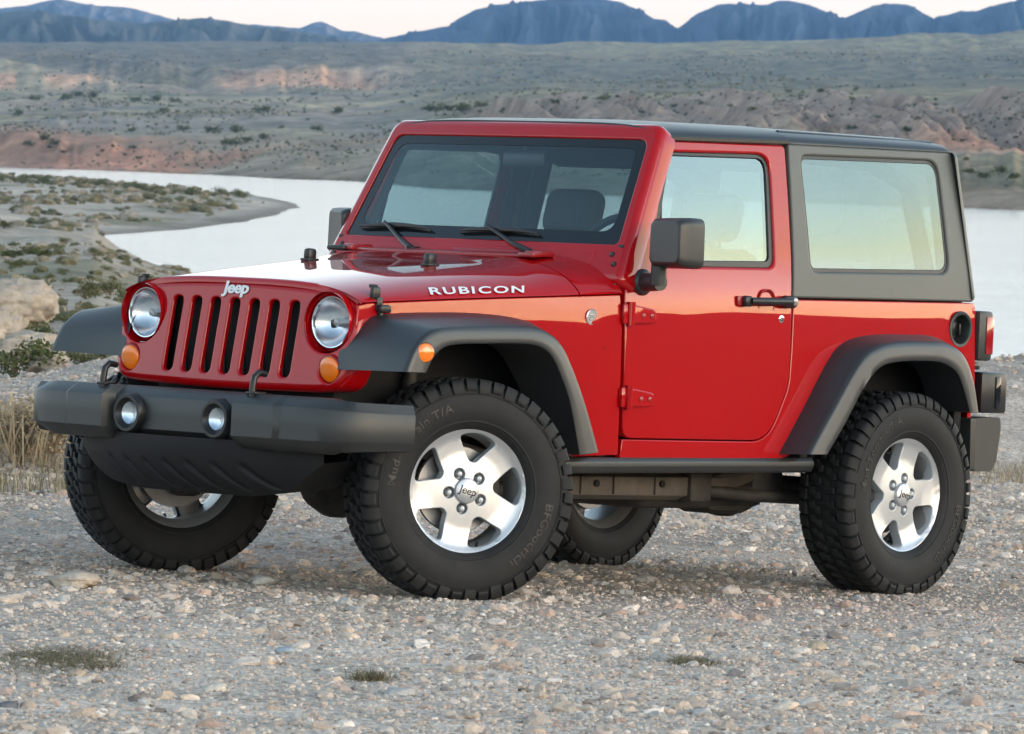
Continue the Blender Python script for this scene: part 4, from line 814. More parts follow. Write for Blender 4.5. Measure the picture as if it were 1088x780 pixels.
for s in (1, -1):
    mb = MB(); T = Matrix.Translation((0.733, s * 0.225, 0.601)) @ Matrix.Rotation(rad(-90), 4, 'Z')
    mb.lathe([(0.074, -0.028), (0.072, 0.006), (0.066, 0.016), (0.056, 0.016), (0.050, 0.008), (0.042, 0.000), (0.037, -0.004)], 40, T=T); fg = mb.build('fog_lamp', M['black'], bumper)
    mb = MB(); mb.lathe([(0.040, -0.001), (0.033, -0.006), (0.020, -0.0125), (0.001, -0.0145)], 36, T=T); mb.build('fog_reflector', M['lampm'], fg)
    mb = MB(); mb.lathe([(0.043, 0.001), (0.034, 0.006), (0.020, 0.009), (0.001, 0.010)], 36, T=T); mb.build('fog_lens', M['lens'], fg)
    mb = MB(); yh = s * 0.385
    mb.tube([(0.715, yh, 0.66), (0.718, yh, 0.72), (0.712, yh, 0.758), (0.690, yh, 0.775), (0.655, yh, 0.770)], [0.013, 0.0125, 0.0125, 0.012, 0.011], 10); mb.box((0.70, yh, 0.702), (0.06, 0.05, 0.010), 0.004)
    mb.build('tow_hook', M['black'], bumper)
# lower air dam with slanted grooves
def dam(y, t, d=0.0):
    z = 0.53 - 0.20 * t - 0.02 * math.sin(t * PI); X = 0.755 - 0.10 * t * t - 0.16 * (y / 0.6) ** 2 - d; return (X, y, z)
rings = []
for y in np.linspace(-0.62, 0.62, 187):
    tm = float(np.interp(abs(y), [0.30, 0.45, 0.62], [1.0, 0.86, 0.25])); r_ = []
    for t in np.linspace(0, 1, 30):
        g = 0.0
        for k in range(-3, 4):
            u = (y - (k * 0.115 + 0.03 + 0.22 * (t - 0.6))) / 0.026
            if abs(u) < 1: g = max(g, 0.014 * (1 - u * u) ** 2 * float(sstep(0.30, 0.42, t) * sstep(0.95, 0.82, t)))
        r_.append(dam(y, t * tm, g))
    q = dam(y, tm); r_.append((q[0] - 0.25, y, q[2] + 0.02)); rings.append(r_)
mb = MB(); mb.loft(rings, flip=False); mb.build('air_dam', M['dam'], car, 40)

# ---- tail lamps, plate bracket, rear bumper
for s in (1, -1):
    mb = MB(); mb.box((-3.032, s * 0.715, 1.022), (0.092, 0.135, 0.200), 0.014); tl = mb.build('tail_lamp', M['bump'], car)
    mb = MB(); mb.box((-3.052, s * 0.7845, 1.024), (0.046, 0.004, 0.150), 0.0018); mb.box((-3.0795, s * 0.715, 1.022), (0.004, 0.10, 0.165), 0.0018); mb.build('tail_lens', M['redlens'], tl)
mb = MB(); mb.box((-3.115, 0.66, 0.795), (0.17, 0.23, 0.165), 0.012); mb.box((-3.01, 0.66, 0.90), (0.10, 0.16, 0.03), 0.008); pb = mb.build('plate_bracket', M['black'], car)
mb = MB(); mb.box((-3.135, 0.778, 0.795), (0.03, 0.004, 0.13), 0.0015); mb.build('bracket_strip', M['band'], pb)
mb = MB(); rings = []
for y in (-0.80, -0.79, -0.74, -0.6, 0, 0.6, 0.74, 0.79, 0.80):
    k = 0.025 if abs(y) > 0.795 else 0.006 if abs(y) > 0.78 else 0.0
    rings.append([(x + (k if x < -3.0 else -k), y, z) for x, z in rpoly([(-2.94, 0.692), (-3.15, 0.697), (-3.155, 0.655), (-3.135, 0.52), (-3.10, 0.478), (-2.95, 0.478)], 0.012, 3)])
mb.loft(rings, cyc=True, flip=True); mb.cap(rings[0], flip=True); mb.cap(rings[-1]); mb.build('rear_bumper', M['bump'], car, 40)

# ---- cabin
mb = MB(); mb.box((-0.98, 0, 1.14), (0.34, 1.36, 0.22), 0.06); mb.box((-1.02, 0.38, 1.24), (0.22, 0.40, 0.10), 0.05); mb.box((-1.3, 0, 0.80), (0.9, 0.26, 0.25), 0.05); mb.build('dashboard', M['dash'], car)
mb = MB(); c = Vector((-1.13, 0.42, 1.25)); ax = Matrix.Rotation(rad(-28), 3, 'Y')
mb.tube([c + ax @ Vector((0, 0.185 * math.cos(a), 0.185 * math.sin(a))) for a in np.linspace(0, 2 * PI, 33)[:-1]], 0.016, 8, closed=True)
mb.tube([c + ax @ Vector((0, -0.18, 0.0)), c + Vector((0.02, 0, 0)), c + ax @ Vector((0, 0.18, 0.0))], 0.022, 8); mb.tube([c + ax @ Vector((0, 0, -0.18)), c], 0.02, 8); mb.tube([c, c + Vector((0.18, 0, -0.1))], 0.035, 10); mb.build('steering_wheel', M['dash'], car)
for y in (0.36, -0.36):
    mb = MB(); rot = Matrix.Rotation(rad(-14), 3, 'Y')
    mb.box((-1.70, y, 1.02), (0.14, 0.50, 0.60), 0.06, rot=rot); mb.box((-1.42, y, 0.76), (0.52, 0.50, 0.16), 0.06); st = mb.build('seat', M['seat'], car)
    mb = MB(); mb.box((-1.79, y, 1.435), (0.11, 0.27, 0.19), 0.05, rot=rot, seg=4); mb.tube([(-1.76, y - 0.06, 1.27), (-1.78, y - 0.06, 1.38)], 0.008, 6); mb.tube([(-1.76, y + 0.06, 1.27), (-1.78, y + 0.06, 1.38)], 0.008, 6); mb.build('headrest', M['seat'], st)
mb = MB(); mb.box((-2.55, 0, 1.00), (0.14, 0.9, 0.46), 0.05, rot=Matrix.Rotation(rad(-10), 3, 'Y')); mb.box((-2.32, 0, 0.78), (0.44, 0.9, 0.14), 0.05); mb.build('rear_seat', M['seat'], car)
mb = MB()
for s in (1, -1):
    mb.tube([(-1.82, s * 0.70, 0.6), (-1.84, s * 0.665, 1.3), (-1.87, s * 0.60, 1.66), (-1.95, s * 0.585, 1.70), (-2.5, s * 0.57, 1.69), (-2.72, s * 0.59, 1.60), (-2.82, s * 0.66, 1.15)], 0.038, 10)
    mb.tube([(-1.87, s * 0.60, 1.66), (-1.5, s * 0.60, 1.69), (-1.10, s * 0.60, 1.68)], 0.030, 10)
mb.tube([(-1.87, -0.60, 1.67), (-1.87, 0.60, 1.67)], 0.040, 10); mb.box((-1.90, 0, 1.655), (0.14, 1.1, 0.07), 0.03); mb.build('roll_bar', M['dash'], car)
mb = MB(); mb.box((-1.09, 0.0, 1.62), (0.03, 0.22, 0.065), 0.02); mb.tube([(-1.09, 0, 1.64), (-1.08, 0, 1.70)], 0.01, 8); mb.build('rear_view_mirror', M['black'], wf)

# ---- wheels
R_T, ZR = 0.404, 0.3857
def tyre_mesh():
    prof = [(0.222, 0.098), (0.233, 0.110), (0.244, 0.117), (0.262, 0.124), (0.285, 0.1295), (0.305, 0.1310), (0.330, 0.1290), (0.350, 0.1240), (0.368, 0.1180), (0.382, 0.1090), (0.389, 0.092), (0.3895, 0.0)]
    prof = prof + [(r, -w) for r, w in prof[-2::-1]]
    m = MB(); m.lathe(prof, 110)
    # rim-protector rib and fine ring
    for sg in (1, -1): m.lathe([(0.246, sg * 0.1178), (0.249, sg * 0.1215), (0.253, sg * 0.1215), (0.256, sg * 0.1220)][::sg], 96); m.lathe([(0.346, sg * 0.1255), (0.3475, sg * 0.1275), (0.350, sg * 0.1272), (0.352, sg * 0.1235)][::sg], 96)
    NP = 46; pitch = 2 * PI / NP
    def P3(th, w, r): return (r * math.sin(th), w, r * math.cos(th))
    def block(poly, th0, r0, r1, sh=0.86):              # poly in (arc metres, w)
        c = np.mean(poly, 0); A = [P3(th0 + p[0] / R_T, p[1], r0) for p in poly]; q = [c + (np.array(p) - c) * 0.97 for p in poly]; B = [P3(th0 + p[0] / R_T, p[1], r1 - 0.002) for p in q]
        q2 = [c + (np.array(p) - c) * sh for p in poly]; C = [P3(th0 + p[0] / R_T, p[1], r1) for p in q2]
        m.loft([A, B, C], cyc=True); m.cap(C)
    a = pitch * R_T
    for i in range(NP):
        t = i * pitch
        for sg in (1, -1):
            tt = t + (0.5 * pitch if sg < 0 else 0)
            k = 1 if sg > 0 else -1
            # interlocking centre blocks
            P = [(-0.42 * a, 0.004), (0.10 * a, 0.012), (0.26 * a, 0.036), (0.50 * a, 0.044), (0.44 * a, 0.066), (0.02 * a, 0.060), (-0.10 * a, 0.034), (-0.44 * a, 0.026)]
            P = [(p[0], sg * p[1]) for p in P]
            if sg < 0: P = [(-p[0], p[1]) for p in P]
            else: P = P
            block(P, tt, 0.382, R_T)
            # shoulder lugs, alternately long and short, turning down the sidewall
            for j in (0,):
                long = (i % 2 == 0); wo = 0.1235; 
                Q = [(-0.34 * a, 0.074), (0.30 * a, 0.076), (0.36 * a, wo - 0.006), (-0.30 * a, wo - 0.006)]; Q = [(p[0], sg * p[1]) for p in Q]
                c0 = np.mean(Q, 0); rr0, rr1 = 0.380, R_T - 0.001
                inn, out = [Q[0], Q[1]], [Q[3], Q[2]]
                lo_r = 0.352 if long else 0.362; lo_w = 0.1275
                pr_ = [(sg * 0.074, 0.382), (sg * 0.074, R_T - 0.002), (sg * 0.077, R_T), (sg * 0.106, R_T - 0.001), (sg * 0.116, R_T - 0.006), (sg * 0.1235, R_T - 0.018), (sg * 0.130, lo_r + 0.008), (sg * 0.1285, lo_r), (sg * 0.115, lo_r - 0.002)]
                hw = 0.40 * a if long else 0.36 * a; sk = 0.10 * a * sg
                ringA = [P3(tt + (-hw + sk * (abs(w) - 0.1) / 0.03) / R_T, w, r) for w, r in pr_]; ringB = [P3(tt + (hw + sk * (abs(w) - 0.1) / 0.03) / R_T, w, r) for w, r in pr_]
                m.loft([ringA, ringB], flip=sg > 0); m.cap(ringA, flip=sg < 0); m.cap(ringB, flip=sg > 0)
    return m
def rim_face():
    m = MB(); holes = []; n = 5
    for k in range(5):
        a0 = rad(36 + 72 * k)
        pl = []
        for aa, r in ((-21.5, 0.203), (-10, 0.209), (0, 0.211), (10, 0.209), (21.5, 0.203), (7.5, 0.110), (0, 0.105), (-7.5, 0.110)):
            th = a0 + rad(aa); pl.append((r * math.sin(th), r * math.cos(th)))
        holes.append(rpoly(pl, [0.02, 0.15, 0.2, 0.15, 0.02, 0.012, 0.02, 0.012], 4))
    for k in range(5):
        th = rad(72 * k); holes.append(circ((0.0655 * math.sin(th), 0.0655 * math.cos(th)), 0.0205, 18))
    def wmap(u, v, d):
        r = math.hypot(u, v); w = float(np.interp(r, [0, 0.045, 0.09, 0.14, 0.19, 0.212, 0.218, 0.232], [0.080, 0.080, 0.077, 0.073, 0.079, 0.088, 0.096, 0.099])); k = 1 - 0.35 * d if r < 0.21 else 1; return (u * k, w - d, v * k)
    panel(m, circ((0, 0), 0.2325, 72), wmap, holes, step=0.012, r=0.003, depth=0.012, hole_r=0.0035, hole_depth=0.045, flip=True, edge_mi=1)
    m.lathe([(0.2325, 0.090), (0.236, 0.097), (0.2345, 0.1035), (0.229, 0.104), (0.226, 0.099)], 72)
    m.lathe([(0.231, 0.092), (0.222, 0.080), (0.212, 0.05), (0.206, 0.0), (0.206, -0.07), (0.222, -0.095), (0.236, -0.105), (0.231, -0.108), (0.220, -0.098), (0.200, -0.07), (0.198, 0.02), (0.21, 0.075)], 72, mi=2)
    m.lathe([(0.085, 0.03), (0.095, 0.028), (0.10, 0.02), (0.10, 0.0), (0.03, -0.03)], 40, mi=2)   # back of the hub
    for k in range(5):                                  # spoke backs
        th = rad(72 * k); rot = Matrix.Rotation(th, 3, 'Y'); m.box(tuple(rot @ Vector((0, 0.035, 0.145))), (0.085, 0.03, 0.125), 0.01, 2, rot=rot)
    return m
TYRE, RIM = tyre_mesh(), rim_face()
TX = []
def ring_text(s, a_mid, r_mid, size, bold, xs_):
    V, F = text_mesh(s, size, 0.0012, bold, 1.05, 0, xs_); out = []
    for v in V:
        th = a_mid - v[0] / r_mid; r = r_mid + v[1]; w = float(np.interp(r, [0.244, 0.262, 0.285, 0.305, 0.330, 0.350], [0.117, 0.124, 0.1295, 0.1310, 0.1290, 0.1240])) + 0.0008 + v[2]
        out.append((r * math.sin(th), w, r * math.cos(th)))
    return out, F
def wheel(loc, rotz, spin, ry):
    w = empty('wheel', car, loc, (0, 0, rotz))
    Rs = Matrix.Rotation(spin, 4, 'Y'); zc = -(ZR + 0.004)
    def put(mb, name, mats, ang, flat=False):
        m = MB(); m.f = mb.f; m.m = mb.m; m.v = [tuple(Rs @ Vector(p)) for p in mb.v]
        if flat: m.v = [(p[0], p[1] * (1 + 0.05 * max(0, min(1, (-p[2] - 0.33) / 0.06))), max(p[2], zc)) for p in m.v]
        return m.build(name, mats, w, ang)
    put(TYRE, 'tyre', M['rubber'], 32, True)
    put(RIM, 'rim', [M['alloy'], M['alloyp'], M['barrel']], 32)
    m = MB()
    for s_, am in (('Mud-Terrain T/A', rad(52) - spin), ('BFGoodrich', rad(-122) - spin)):
        v, f = ring_text(s_, am, 0.305, 0.042, 0.0008, 1.25); m = MB(); m.add(v, f); put(m, 'tyre_lettering', M['letter'], 30)
    m = MB()
    m.lathe([(0.047, 0.070), (0.047, 0.083), (0.043, 0.092), (0.030, 0.098), (0.015, 0.1005), (0.001, 0.101)], 40); put(m, 'hub_cap', M['alloy'], 30)
    V, F = text_mesh('Jeep', 0.040, 0.0008, 0.0006, 0.95, 0.06, 1.0); m = MB(); m.add([(-v[0], 0.1005 - 2.2 * (v[0] ** 2 + v[1] ** 2) * 1.2 + v[2] * 1.0, v[1]) for v in V], [f[::1] for f in F])
    sp2 = Matrix.Rotation(-spin - rad(14), 4, 'Y'); m.v = [tuple(sp2 @ Vector(p)) for p in m.v]; put(m, 'cap_lettering', M['black'], 30)
    for k in range(5):
        th = rad(72 * k); T = Matrix.Translation((0.0655 * math.sin(th), 0, 0.0655 * math.cos(th)))
        m = MB(); m.lathe([(0.0125, 0.04), (0.0125, 0.074), (0.009, 0.083), (0.001, 0.085)], 6, T=T); m.lathe([(0.020, 0.052), (0.0130, 0.050)], 18, T=T, mi=1); put(m, 'lug_nut', [M['alloyp'], M['barrel']], 25)
    m = MB(); th = rad(170); m.tube([(0.212 * math.sin(th), 0.06, 0.212 * math.cos(th)), (0.190 * math.sin(th), 0.085, 0.190 * math.cos(th))], 0.006, 8); put(m, 'tyre_valve', M['black'], 30)
    m = MB(); m.lathe([(0.06, -0.01), (0.155, -0.01), (0.158, -0.016), (0.155, -0.034), (0.06, -0.034)], 48); m.lathe([(0.001, -0.05), (0.075, -0.05), (0.085, -0.03), (0.085, 0.03)], 32); put(m, 'brake_disc', M['steel'], 30)
    m = MB(); m.box((-0.12, -0.02, 0.05), (0.07, 0.09, 0.16), 0.02); m.box((0.02, -0.09, 0.0), (0.12, 0.10, 0.22), 0.03); m.build('brake_caliper', M['under'], w)
    return w
ST = rad(26.4); KP = 0.693
for s in (1, -1):
    off = 0.786 - KP
    n = Vector((math.sin(ST), math.cos(ST), 0)) * (off if s > 0 else -off)
    wheel((n.x, s * KP + n.y, ZR), -ST if s > 0 else PI - ST, rad(25) if s > 0 else rad(10), s)
    wheel((-2.424, s * 0.786, ZR), 0 if s > 0 else PI, rad(-15) if s > 0 else rad(40), s)

# ------------------------------------------------------------------ gravel, rocks, grass, bushes
M['stone'] = tone_mat('gravel_stone', 0.85, ((30, 0.22), (140, 0.15)), ((120, 0.4, 0.004),), spec=0.25)
M['rock'] = tone_mat('pale_rock', 0.92, ((1.5, 0.25), (9, 0.25)), ((6, 0.7, 0.05), (40, 0.5, 0.01)), spec=0.2)
M['leaf'] = tone_mat('leaf', 0.75, ((3, 0.25),), (), transl=0.25)
_ico = bmesh.new(); bmesh.ops.create_icosphere(_ico, subdivisions=1, radius=1); ICO0 = (np.array([v.co[:] for v in _ico.verts]), np.array([[v.index for v in f.verts] for f in _ico.faces])); _ico.free()
_ico = bmesh.new(); bmesh.ops.create_icosphere(_ico, subdivisions=2, radius=1); ICO1 = (np.array([v.co[:] for v in _ico.verts]), np.array([[v.index for v in f.verts] for f in _ico.faces])); _ico.free()
PALETTE = np.array([1.30, 1.13, 1.0]) * np.array([[0.43, 0.40, 0.38], [0.46, 0.39, 0.32], [0.45, 0.33, 0.27], [0.33, 0.36, 0.38], [0.60, 0.57, 0.53], [0.22, 0.20, 0.19], [0.50, 0.44, 0.37], [0.38, 0.34, 0.31]]); PW = np.array([.2, .19, .11, .12, .09, .05, .14, .10]); PW /= PW.sum()
PALETTE = PALETTE * 0.62 + 0.38 * (PALETTE.mean(1, keepdims=True) * np.array([1.06, 1.0, 0.94]))
def stones(n, base, rmin, rmax, power, dlo, dhi, emb, cl=(-70, 1160)):
    bv, bf = base; nv = len(bv)
    u = rng.random(n); d = np.sqrt(dlo ** 2 + u * (dhi ** 2 - dlo ** 2)); d = np.where(rng.random(n) < 0.45, dlo * (dhi / dlo) ** rng.random(n), d); c = rng.uniform(cl[0], cl[1], n); xr = (c - 544) / F_PX * d
    z, k = terrain(xr, d); z = z + 0.012 * fbm(xr / 0.5, d / 0.5, 4, 151) + 0.02 * fbm(xr / 2.2, d / 2.2, 3, 161) + np.where(d > k['db'] - 1, 0.06 * fbm(xr / 0.9, d / 1.2, 4, 171), 0)
    cl_ = 0.55 + 0.45 * sstep(-0.3, 0.4, fbm(xr / 0.7, d / 0.9, 3, 181)); keep = rng.random(n) < cl_; xr, d, z = xr[keep], d[keep], z[keep]; n = len(xr)
    r = rmin * (rmax / rmin) ** (rng.random(n) ** power) ; a = rng.uniform(0, 2 * PI, n)
    sc_ = np.stack([r * rng.uniform(0.8, 1.5, n), r * rng.uniform(0.7, 1.1, n), r * rng.uniform(0.45, 0.8, n)], 1)
    jit = 1 + rng.uniform(-0.28, 0.28, (n, nv)); P = bv[None] * jit[..., None] * sc_[:, None]
    tl = rng.uniform(-0.35, 0.35, n); ct, st = np.cos(tl)[:, None], np.sin(tl)[:, None]; P = np.stack([P[..., 0] * ct + P[..., 2] * st, P[..., 1], -P[..., 0] * st + P[..., 2] * ct], -1)
    ca, sa = np.cos(a)[:, None], np.sin(a)[:, None]; P = np.stack([P[..., 0] * ca - P[..., 1] * sa, P[..., 0] * sa + P[..., 1] * ca, P[..., 2]], -1)
    P = P + np.stack([xr + CX, d + CY, z + CZ + sc_[:, 2] * emb], 1)[:, None]
    F = (bf[None] + (np.arange(n) * nv)[:, None, None]).reshape(-1, 3)
    col = PALETTE[rng.choice(len(PALETTE), n, p=PW)] * rng.uniform(0.75, 1.15, (n, 1)); return P.reshape(-1, 3), F, np.repeat(col, nv, 0)
parts = [stones(110000, ICO0, 0.0035, 0.011, 1.2, 12.2, 37, 0.15), stones(9000, ICO1, 0.009, 0.034, 2.6, 12.2, 38, 0.05), stones(16000, ICO0, 0.008, 0.035, 2.2, 25, 46, 0.2), stones(320, ICO1, 0.022, 0.048, 2.2, 13.0, 44, -0.1)]
off = 0; VV, FF, CC = [], [], []
for v, f_, c_ in parts: VV.append(v); FF.append(f_ + off); CC.append(c_); off += len(v)
tag(np_mesh('gravel', np.concatenate(VV), np.concatenate(FF), M['stone'], np.concatenate(CC), smooth=False), kind='stuff')

def rock_mesh(size, seed, col, flat=0.6, sub=4, amp=0.35):
    bm = bmesh.new(); bmesh.ops.create_icosphere(bm, subdivisions=sub, radius=1); v = np.array([q.co[:] for q in bm.verts]); f_ = np.array([[q.index for q in p.verts] for p in bm.faces]); bm.free()
    n = fbm(v[:, 0] * 1.3 + seed, v[:, 1] * 1.3 + v[:, 2] * 1.7, 4, seed) ; c3 = np.round((v @ np.array([[1, .3, .2], [-.2, 1, .4], [.3, -.3, 1]])) * 2.2) / 2.2
    v = v * (1 + amp * n[:, None]) * 0.72 + 0.28 * c3; v = v * (1 + (0.16 * (ridged(v[:, 0] * 3 + v[:, 1] * 2 + seed, v[:, 2] * 4, 4, seed + 9) - 0.6))[:, None] * (2.0 if sub > 4 and amp > 0.4 else 0.6)); return v * np.array(size) * [1, 1, flat], f_, np.tile(col, (len(v), 1)) * (1 + 0.2 * fbm(v[:, 0] * 6 / size[0], v[:, 1] * 6 / size[1] + v[:, 2] * 5, 4, seed + 5)[:, None])
def add_rock(name, c, row, w_px, label, col, seed, flat=0.5, cat='rock', group=None, amp=0.35, sink=0.15, hw=0.8):
    p, d = at_pixel(c, row); w = w_px * d / F_PX / 2; v, f_, cl = rock_mesh((w, w * hw, w), seed, col, flat, 3 if w_px < 30 else 5, amp)
    o = np_mesh(name, v, f_, M['rock'], cl); o.location = p + Vector((0, 0, w * flat * (0.5 - sink))); return tag(o, label, cat, group)
add_rock('rock', 78, 622, 56, 'flat angular tan rock lying in front of the far front tyre', (0.46, 0.39, 0.32), 3, 0.34)
add_rock('rock', 869, 692, 21, 'rounded tan stone on open gravel below the rear wheel', (0.48, 0.38, 0.27), 5, 0.75)
add_rock('rock', 279, 620, 25, 'pale flat stone between the two front tyres', (0.50, 0.46, 0.41), 8, 0.5)
add_rock('rock', 424, 740, 38, 'broad pale grey stone flush with the gravel in the near foreground', (0.44, 0.42, 0.40), 9, 0.3)
add_rock('rock', 228, 735, 26, 'cream stone in the foreground beside the dry weed mat', (0.56, 0.50, 0.43), 12, 0.5)
add_rock('rock', 302, 694, 24, 'pale bluish stone in the open foreground gravel', (0.36, 0.39, 0.42), 14, 0.3)
add_rock('rock', 6, 755, 24, 'dark grey stone at the near left corner of the gravel', (0.16, 0.16, 0.17), 15, 0.5)
add_rock('rock', 80, 722, 22, 'tan stone just below the dry weed mat', (0.47, 0.37, 0.28), 17, 0.6)
# eroded bank of pale rock on the slope to the left
for c, row, w, lab, sd_, fl_, hw in ((8, 330, 92, 'tall eroded bank of pale rock on the slope, topmost block', 23, 0.62, 0.6), (26, 362, 80, 'broad pale rock shelf below the tall eroded bank', 29, 0.42, 0.6), (-18, 352, 70, 'pale rock at the outer left edge of the eroded bank', 31, 0.7, 0.6),
                             (52, 375, 46, 'small cracked pale rock at the foot of the bank beside bushes', 37, 0.6, 0.7), (38, 326, 34, 'knob of pale rock on the right shoulder of the bank', 41, 0.7, 0.7), (2, 300, 40, 'pale rock crest above the eroded bank', 43, 0.7, 0.7)):
    add_rock('rock_outcrop', c, row + 22, w, lab, (0.44, 0.375, 0.31), sd_, fl_, 'rock', None, 0.6, -0.3, hw)

def bush_mesh(n, h, w, leaf, cols, seed, lumps=7, stems=6, spiky=False):
    r = np.random.default_rng(seed); L = r.uniform(-1, 1, (lumps, 3)) * [w * 0.33, w * 0.33, h * 0.22] + [0, 0, h * 0.5]; R_ = r.uniform(0.45, 0.85, lumps)
    k = r.integers(0, lumps, n); q = r.normal(size=(n, 3)); q /= np.linalg.norm(q, axis=1)[:, None]; P = L[k] + q * (r.random(n) ** 0.45)[:, None] * R_[k][:, None] * [w * 0.42, w * 0.42, h * 0.42]
    P[:, 2] = np.maximum(P[:, 2], 0.02 * h)
    if spiky:                                           # thin upright stalks
        P = np.stack([r.normal(0, w * 0.22, n), r.normal(0, w * 0.22, n), np.zeros(n)], 1); dirs = np.stack([P[:, 0] / w * 1.1 + r.normal(0, .25, n), P[:, 1] / w * 1.1 + r.normal(0, .25, n), np.ones(n)], 1)
    else: dirs = r.normal(size=(n, 3)) + [0, 0, 0.5]
    dirs /= np.linalg.norm(dirs, axis=1)[:, None]; sd_ = np.cross(dirs, r.normal(size=(n, 3))); sd_ /= np.linalg.norm(sd_, axis=1)[:, None]
    ln = (leaf * r.uniform(0.6, 1.4, n) if not spiky else h * r.uniform(0.45, 1.1, n))[:, None]; wd = ln * (0.26 if not spiky else 0.012)
    V = np.stack([P - sd_ * wd * 0.4, P + sd_ * wd * 0.4, P + dirs * ln * 0.6 + sd_ * wd, P + dirs * ln, P + dirs * ln * 0.6 - sd_ * wd], 1)
    F = np.array([[0, 1, 2], [0, 2, 4], [4, 2, 3]])[None] + (np.arange(n) * 5)[:, None, None]; cl = np.array(cols)[r.integers(0, len(cols), n)] * r.uniform(0.7, 1.25, (n, 1))
    V = V.reshape(-1, 3); F = F.reshape(-1, 3); cl = np.repeat(cl, 5, 0)
    return V, F, cl
def stem_mesh(h, w, n, seed):
    r = np.random.default_rng(seed); m = MB()
    for i in range(n):
        a = r.uniform(0, 2 * PI); e = r.uniform(0.1, 0.36) * w; m.tube([(0, 0, -0.03), (e * 0.4 * math.cos(a), e * 0.4 * math.sin(a), h * 0.3), (e * math.cos(a), e * math.sin(a), h * 0.66)], [0.022 * h, 0.014 * h, 0.005 * h], 5)
    return m
GREEN = [(0.085, 0.105, 0.035), (0.12, 0.135, 0.055), (0.065, 0.085, 0.035), (0.16, 0.16, 0.08)]; OLIVE = [(0.15, 0.15, 0.075), (0.20, 0.19, 0.10), (0.11, 0.115, 0.055)]; STRAW = [(0.46, 0.36, 0.23), (0.38, 0.29, 0.19), (0.52, 0.43, 0.30), (0.30, 0.235, 0.155)]
M['twig'] = pbr('twig_bark', (0.16, 0.12, 0.08), 0.9)
KINDS = {}
for key, cols, h, w, n, leaf in (('green', GREEN, 1, 1.3, 900, 0.10), ('olive', OLIVE, 1, 1.5, 800, 0.10), ('straw', STRAW, 1, 1.3, 2600, 0.065), ('small', GREEN + OLIVE, 1, 1.6, 220, 0.2), ('dark', GREEN + OLIVE, 1, 1.3, 260, 0.2)):
    for v in range(3):
        vv, ff, cc = bush_mesh(n, h, w, leaf, cols, 50 + len(KINDS) * 7, spiky=False)
        if key == 'straw':
            v2, f2, c2 = bush_mesh(150, h * 0.95, w * 1.2, leaf, cols, 90 + v, spiky=True); ff = np.concatenate([ff, f2 + len(vv)]); vv = np.concatenate([vv, v2]); cc = np.concatenate([cc, c2])
        crown = np_mesh('foliage', vv, ff, M['leaf'], cc, smooth=False); me = crown.data; bpy.data.objects.remove(crown)
        st = stem_mesh(h, w, 7, 70 + v).build('stem', M['twig']); ms = st.data; bpy.data.objects.remove(st); KINDS[(key, v)] = (me, ms)
def bush(key, c, row, h_px, label, group=None, v=0, name='desert_bush', cat='bush', stem=True, squash=1.0, p=None, d=None):
    if p is None: p, d = at_pixel(c, row)
    h = h_px * d / F_PX; me, ms = KINDS[(key, v % 3)]
    o = bpy.data.objects.new(name, None if stem else me); COL.objects.link(o); o.location = p - Vector((0, 0, 0.03 * h)); o.scale = (h / squash, h / squash, h); o.rotation_euler = (0, 0, random.uniform(0, 6.28)); o.empty_display_size = 0.3; tag(o, label, cat, group)
    if stem:
        for nm, mm_ in (('foliage', me), ('stem', ms)): q = bpy.data.objects.new(nm, mm_); COL.objects.link(q); q.parent = o
    return o
for i, (key, c, row, h, lab, sq) in enumerate([
        ('straw', 20, 492, 78, 'tall straw-coloured dry bush against the gravel bank left of the bumper', 0.9), ('straw', 52, 480, 50, 'smaller straw dry bush next to the tall one by the bumper', 0.9), ('straw', -8, 470, 60, 'straw dry bush at the outer left of the gravel bank', 0.9),
        ('green', 14, 402, 46, 'large green bush at the foot of the pale rock bank', 0.7), ('green', 46, 368, 30, 'upright green bush growing against the pale rock', 1.0), ('olive', 84, 390, 20, 'low olive bush just beyond the gravel crest behind the flare', 0.6), ('green', 66, 389, 18, 'low green bush between pale rock and far flare', 0.6), ('olive', 108, 384, 16, 'low olive bush right beside the far headlight side', 0.6),
        ('olive', 61, 338, 18, 'olive bush just right of the rock shoulder', 0.8), ('olive', 90, 318, 22, 'olive bush on the slope above the far fender', 0.8), ('olive', 117, 314, 20, 'rightmost olive bush on the slope above the far fender', 0.8), ('olive', 44, 306, 14, 'small olive bush over the rock bank crest', 0.7),
        ('green', 42, 274, 14, 'wide green bush near the shore, right one of a close pair', 0.55), ('green', 14, 274, 12, 'wide green bush near the shore, left one of a close pair', 0.55), ('olive', 70, 261, 9, 'small round bush at the neck of the sandy spit', 0.8), ('olive', 100, 273, 11, 'round bush nearest the water inlet', 0.8), ('olive', 127, 272, 9, 'small bush on the shore tip by the inlet', 0.8), ('green', 4, 243, 10, 'dark green bush alone on the sandy flat', 0.8)]):
    bush(key, c, row, h, lab, None, i, squash=sq)
pk = np.random.default_rng(12)
for i in range(46):                                     # along the crest of the sandy spit
    c = pk.uniform(-20, 215) if i < 38 else pk.uniform(228, 285); row = np.interp(c, [-20, 0, 50, 120, 200, 240, 285], [191, 191.5, 193.5, 198.5, 205, 207, 212]) + pk.uniform(-0.5, 3.0)
    bush('small', c, row, pk.uniform(4.5, 8.5), 'low scrub bush in the row along the crest of the sandy spit', 'scrub bushes along the crest of the sandy spit', i, stem=False, squash=0.7)
for i in range(26):
    c = pk.uniform(-20, 130); row = pk.uniform(262, 345); bush('small', c, row, pk.uniform(5, 9) * (row / 300) ** 2, 'small dry bush scattered on the lakeside slope', 'dry bushes scattered on the lakeside slope', i, stem=False, squash=0.8)
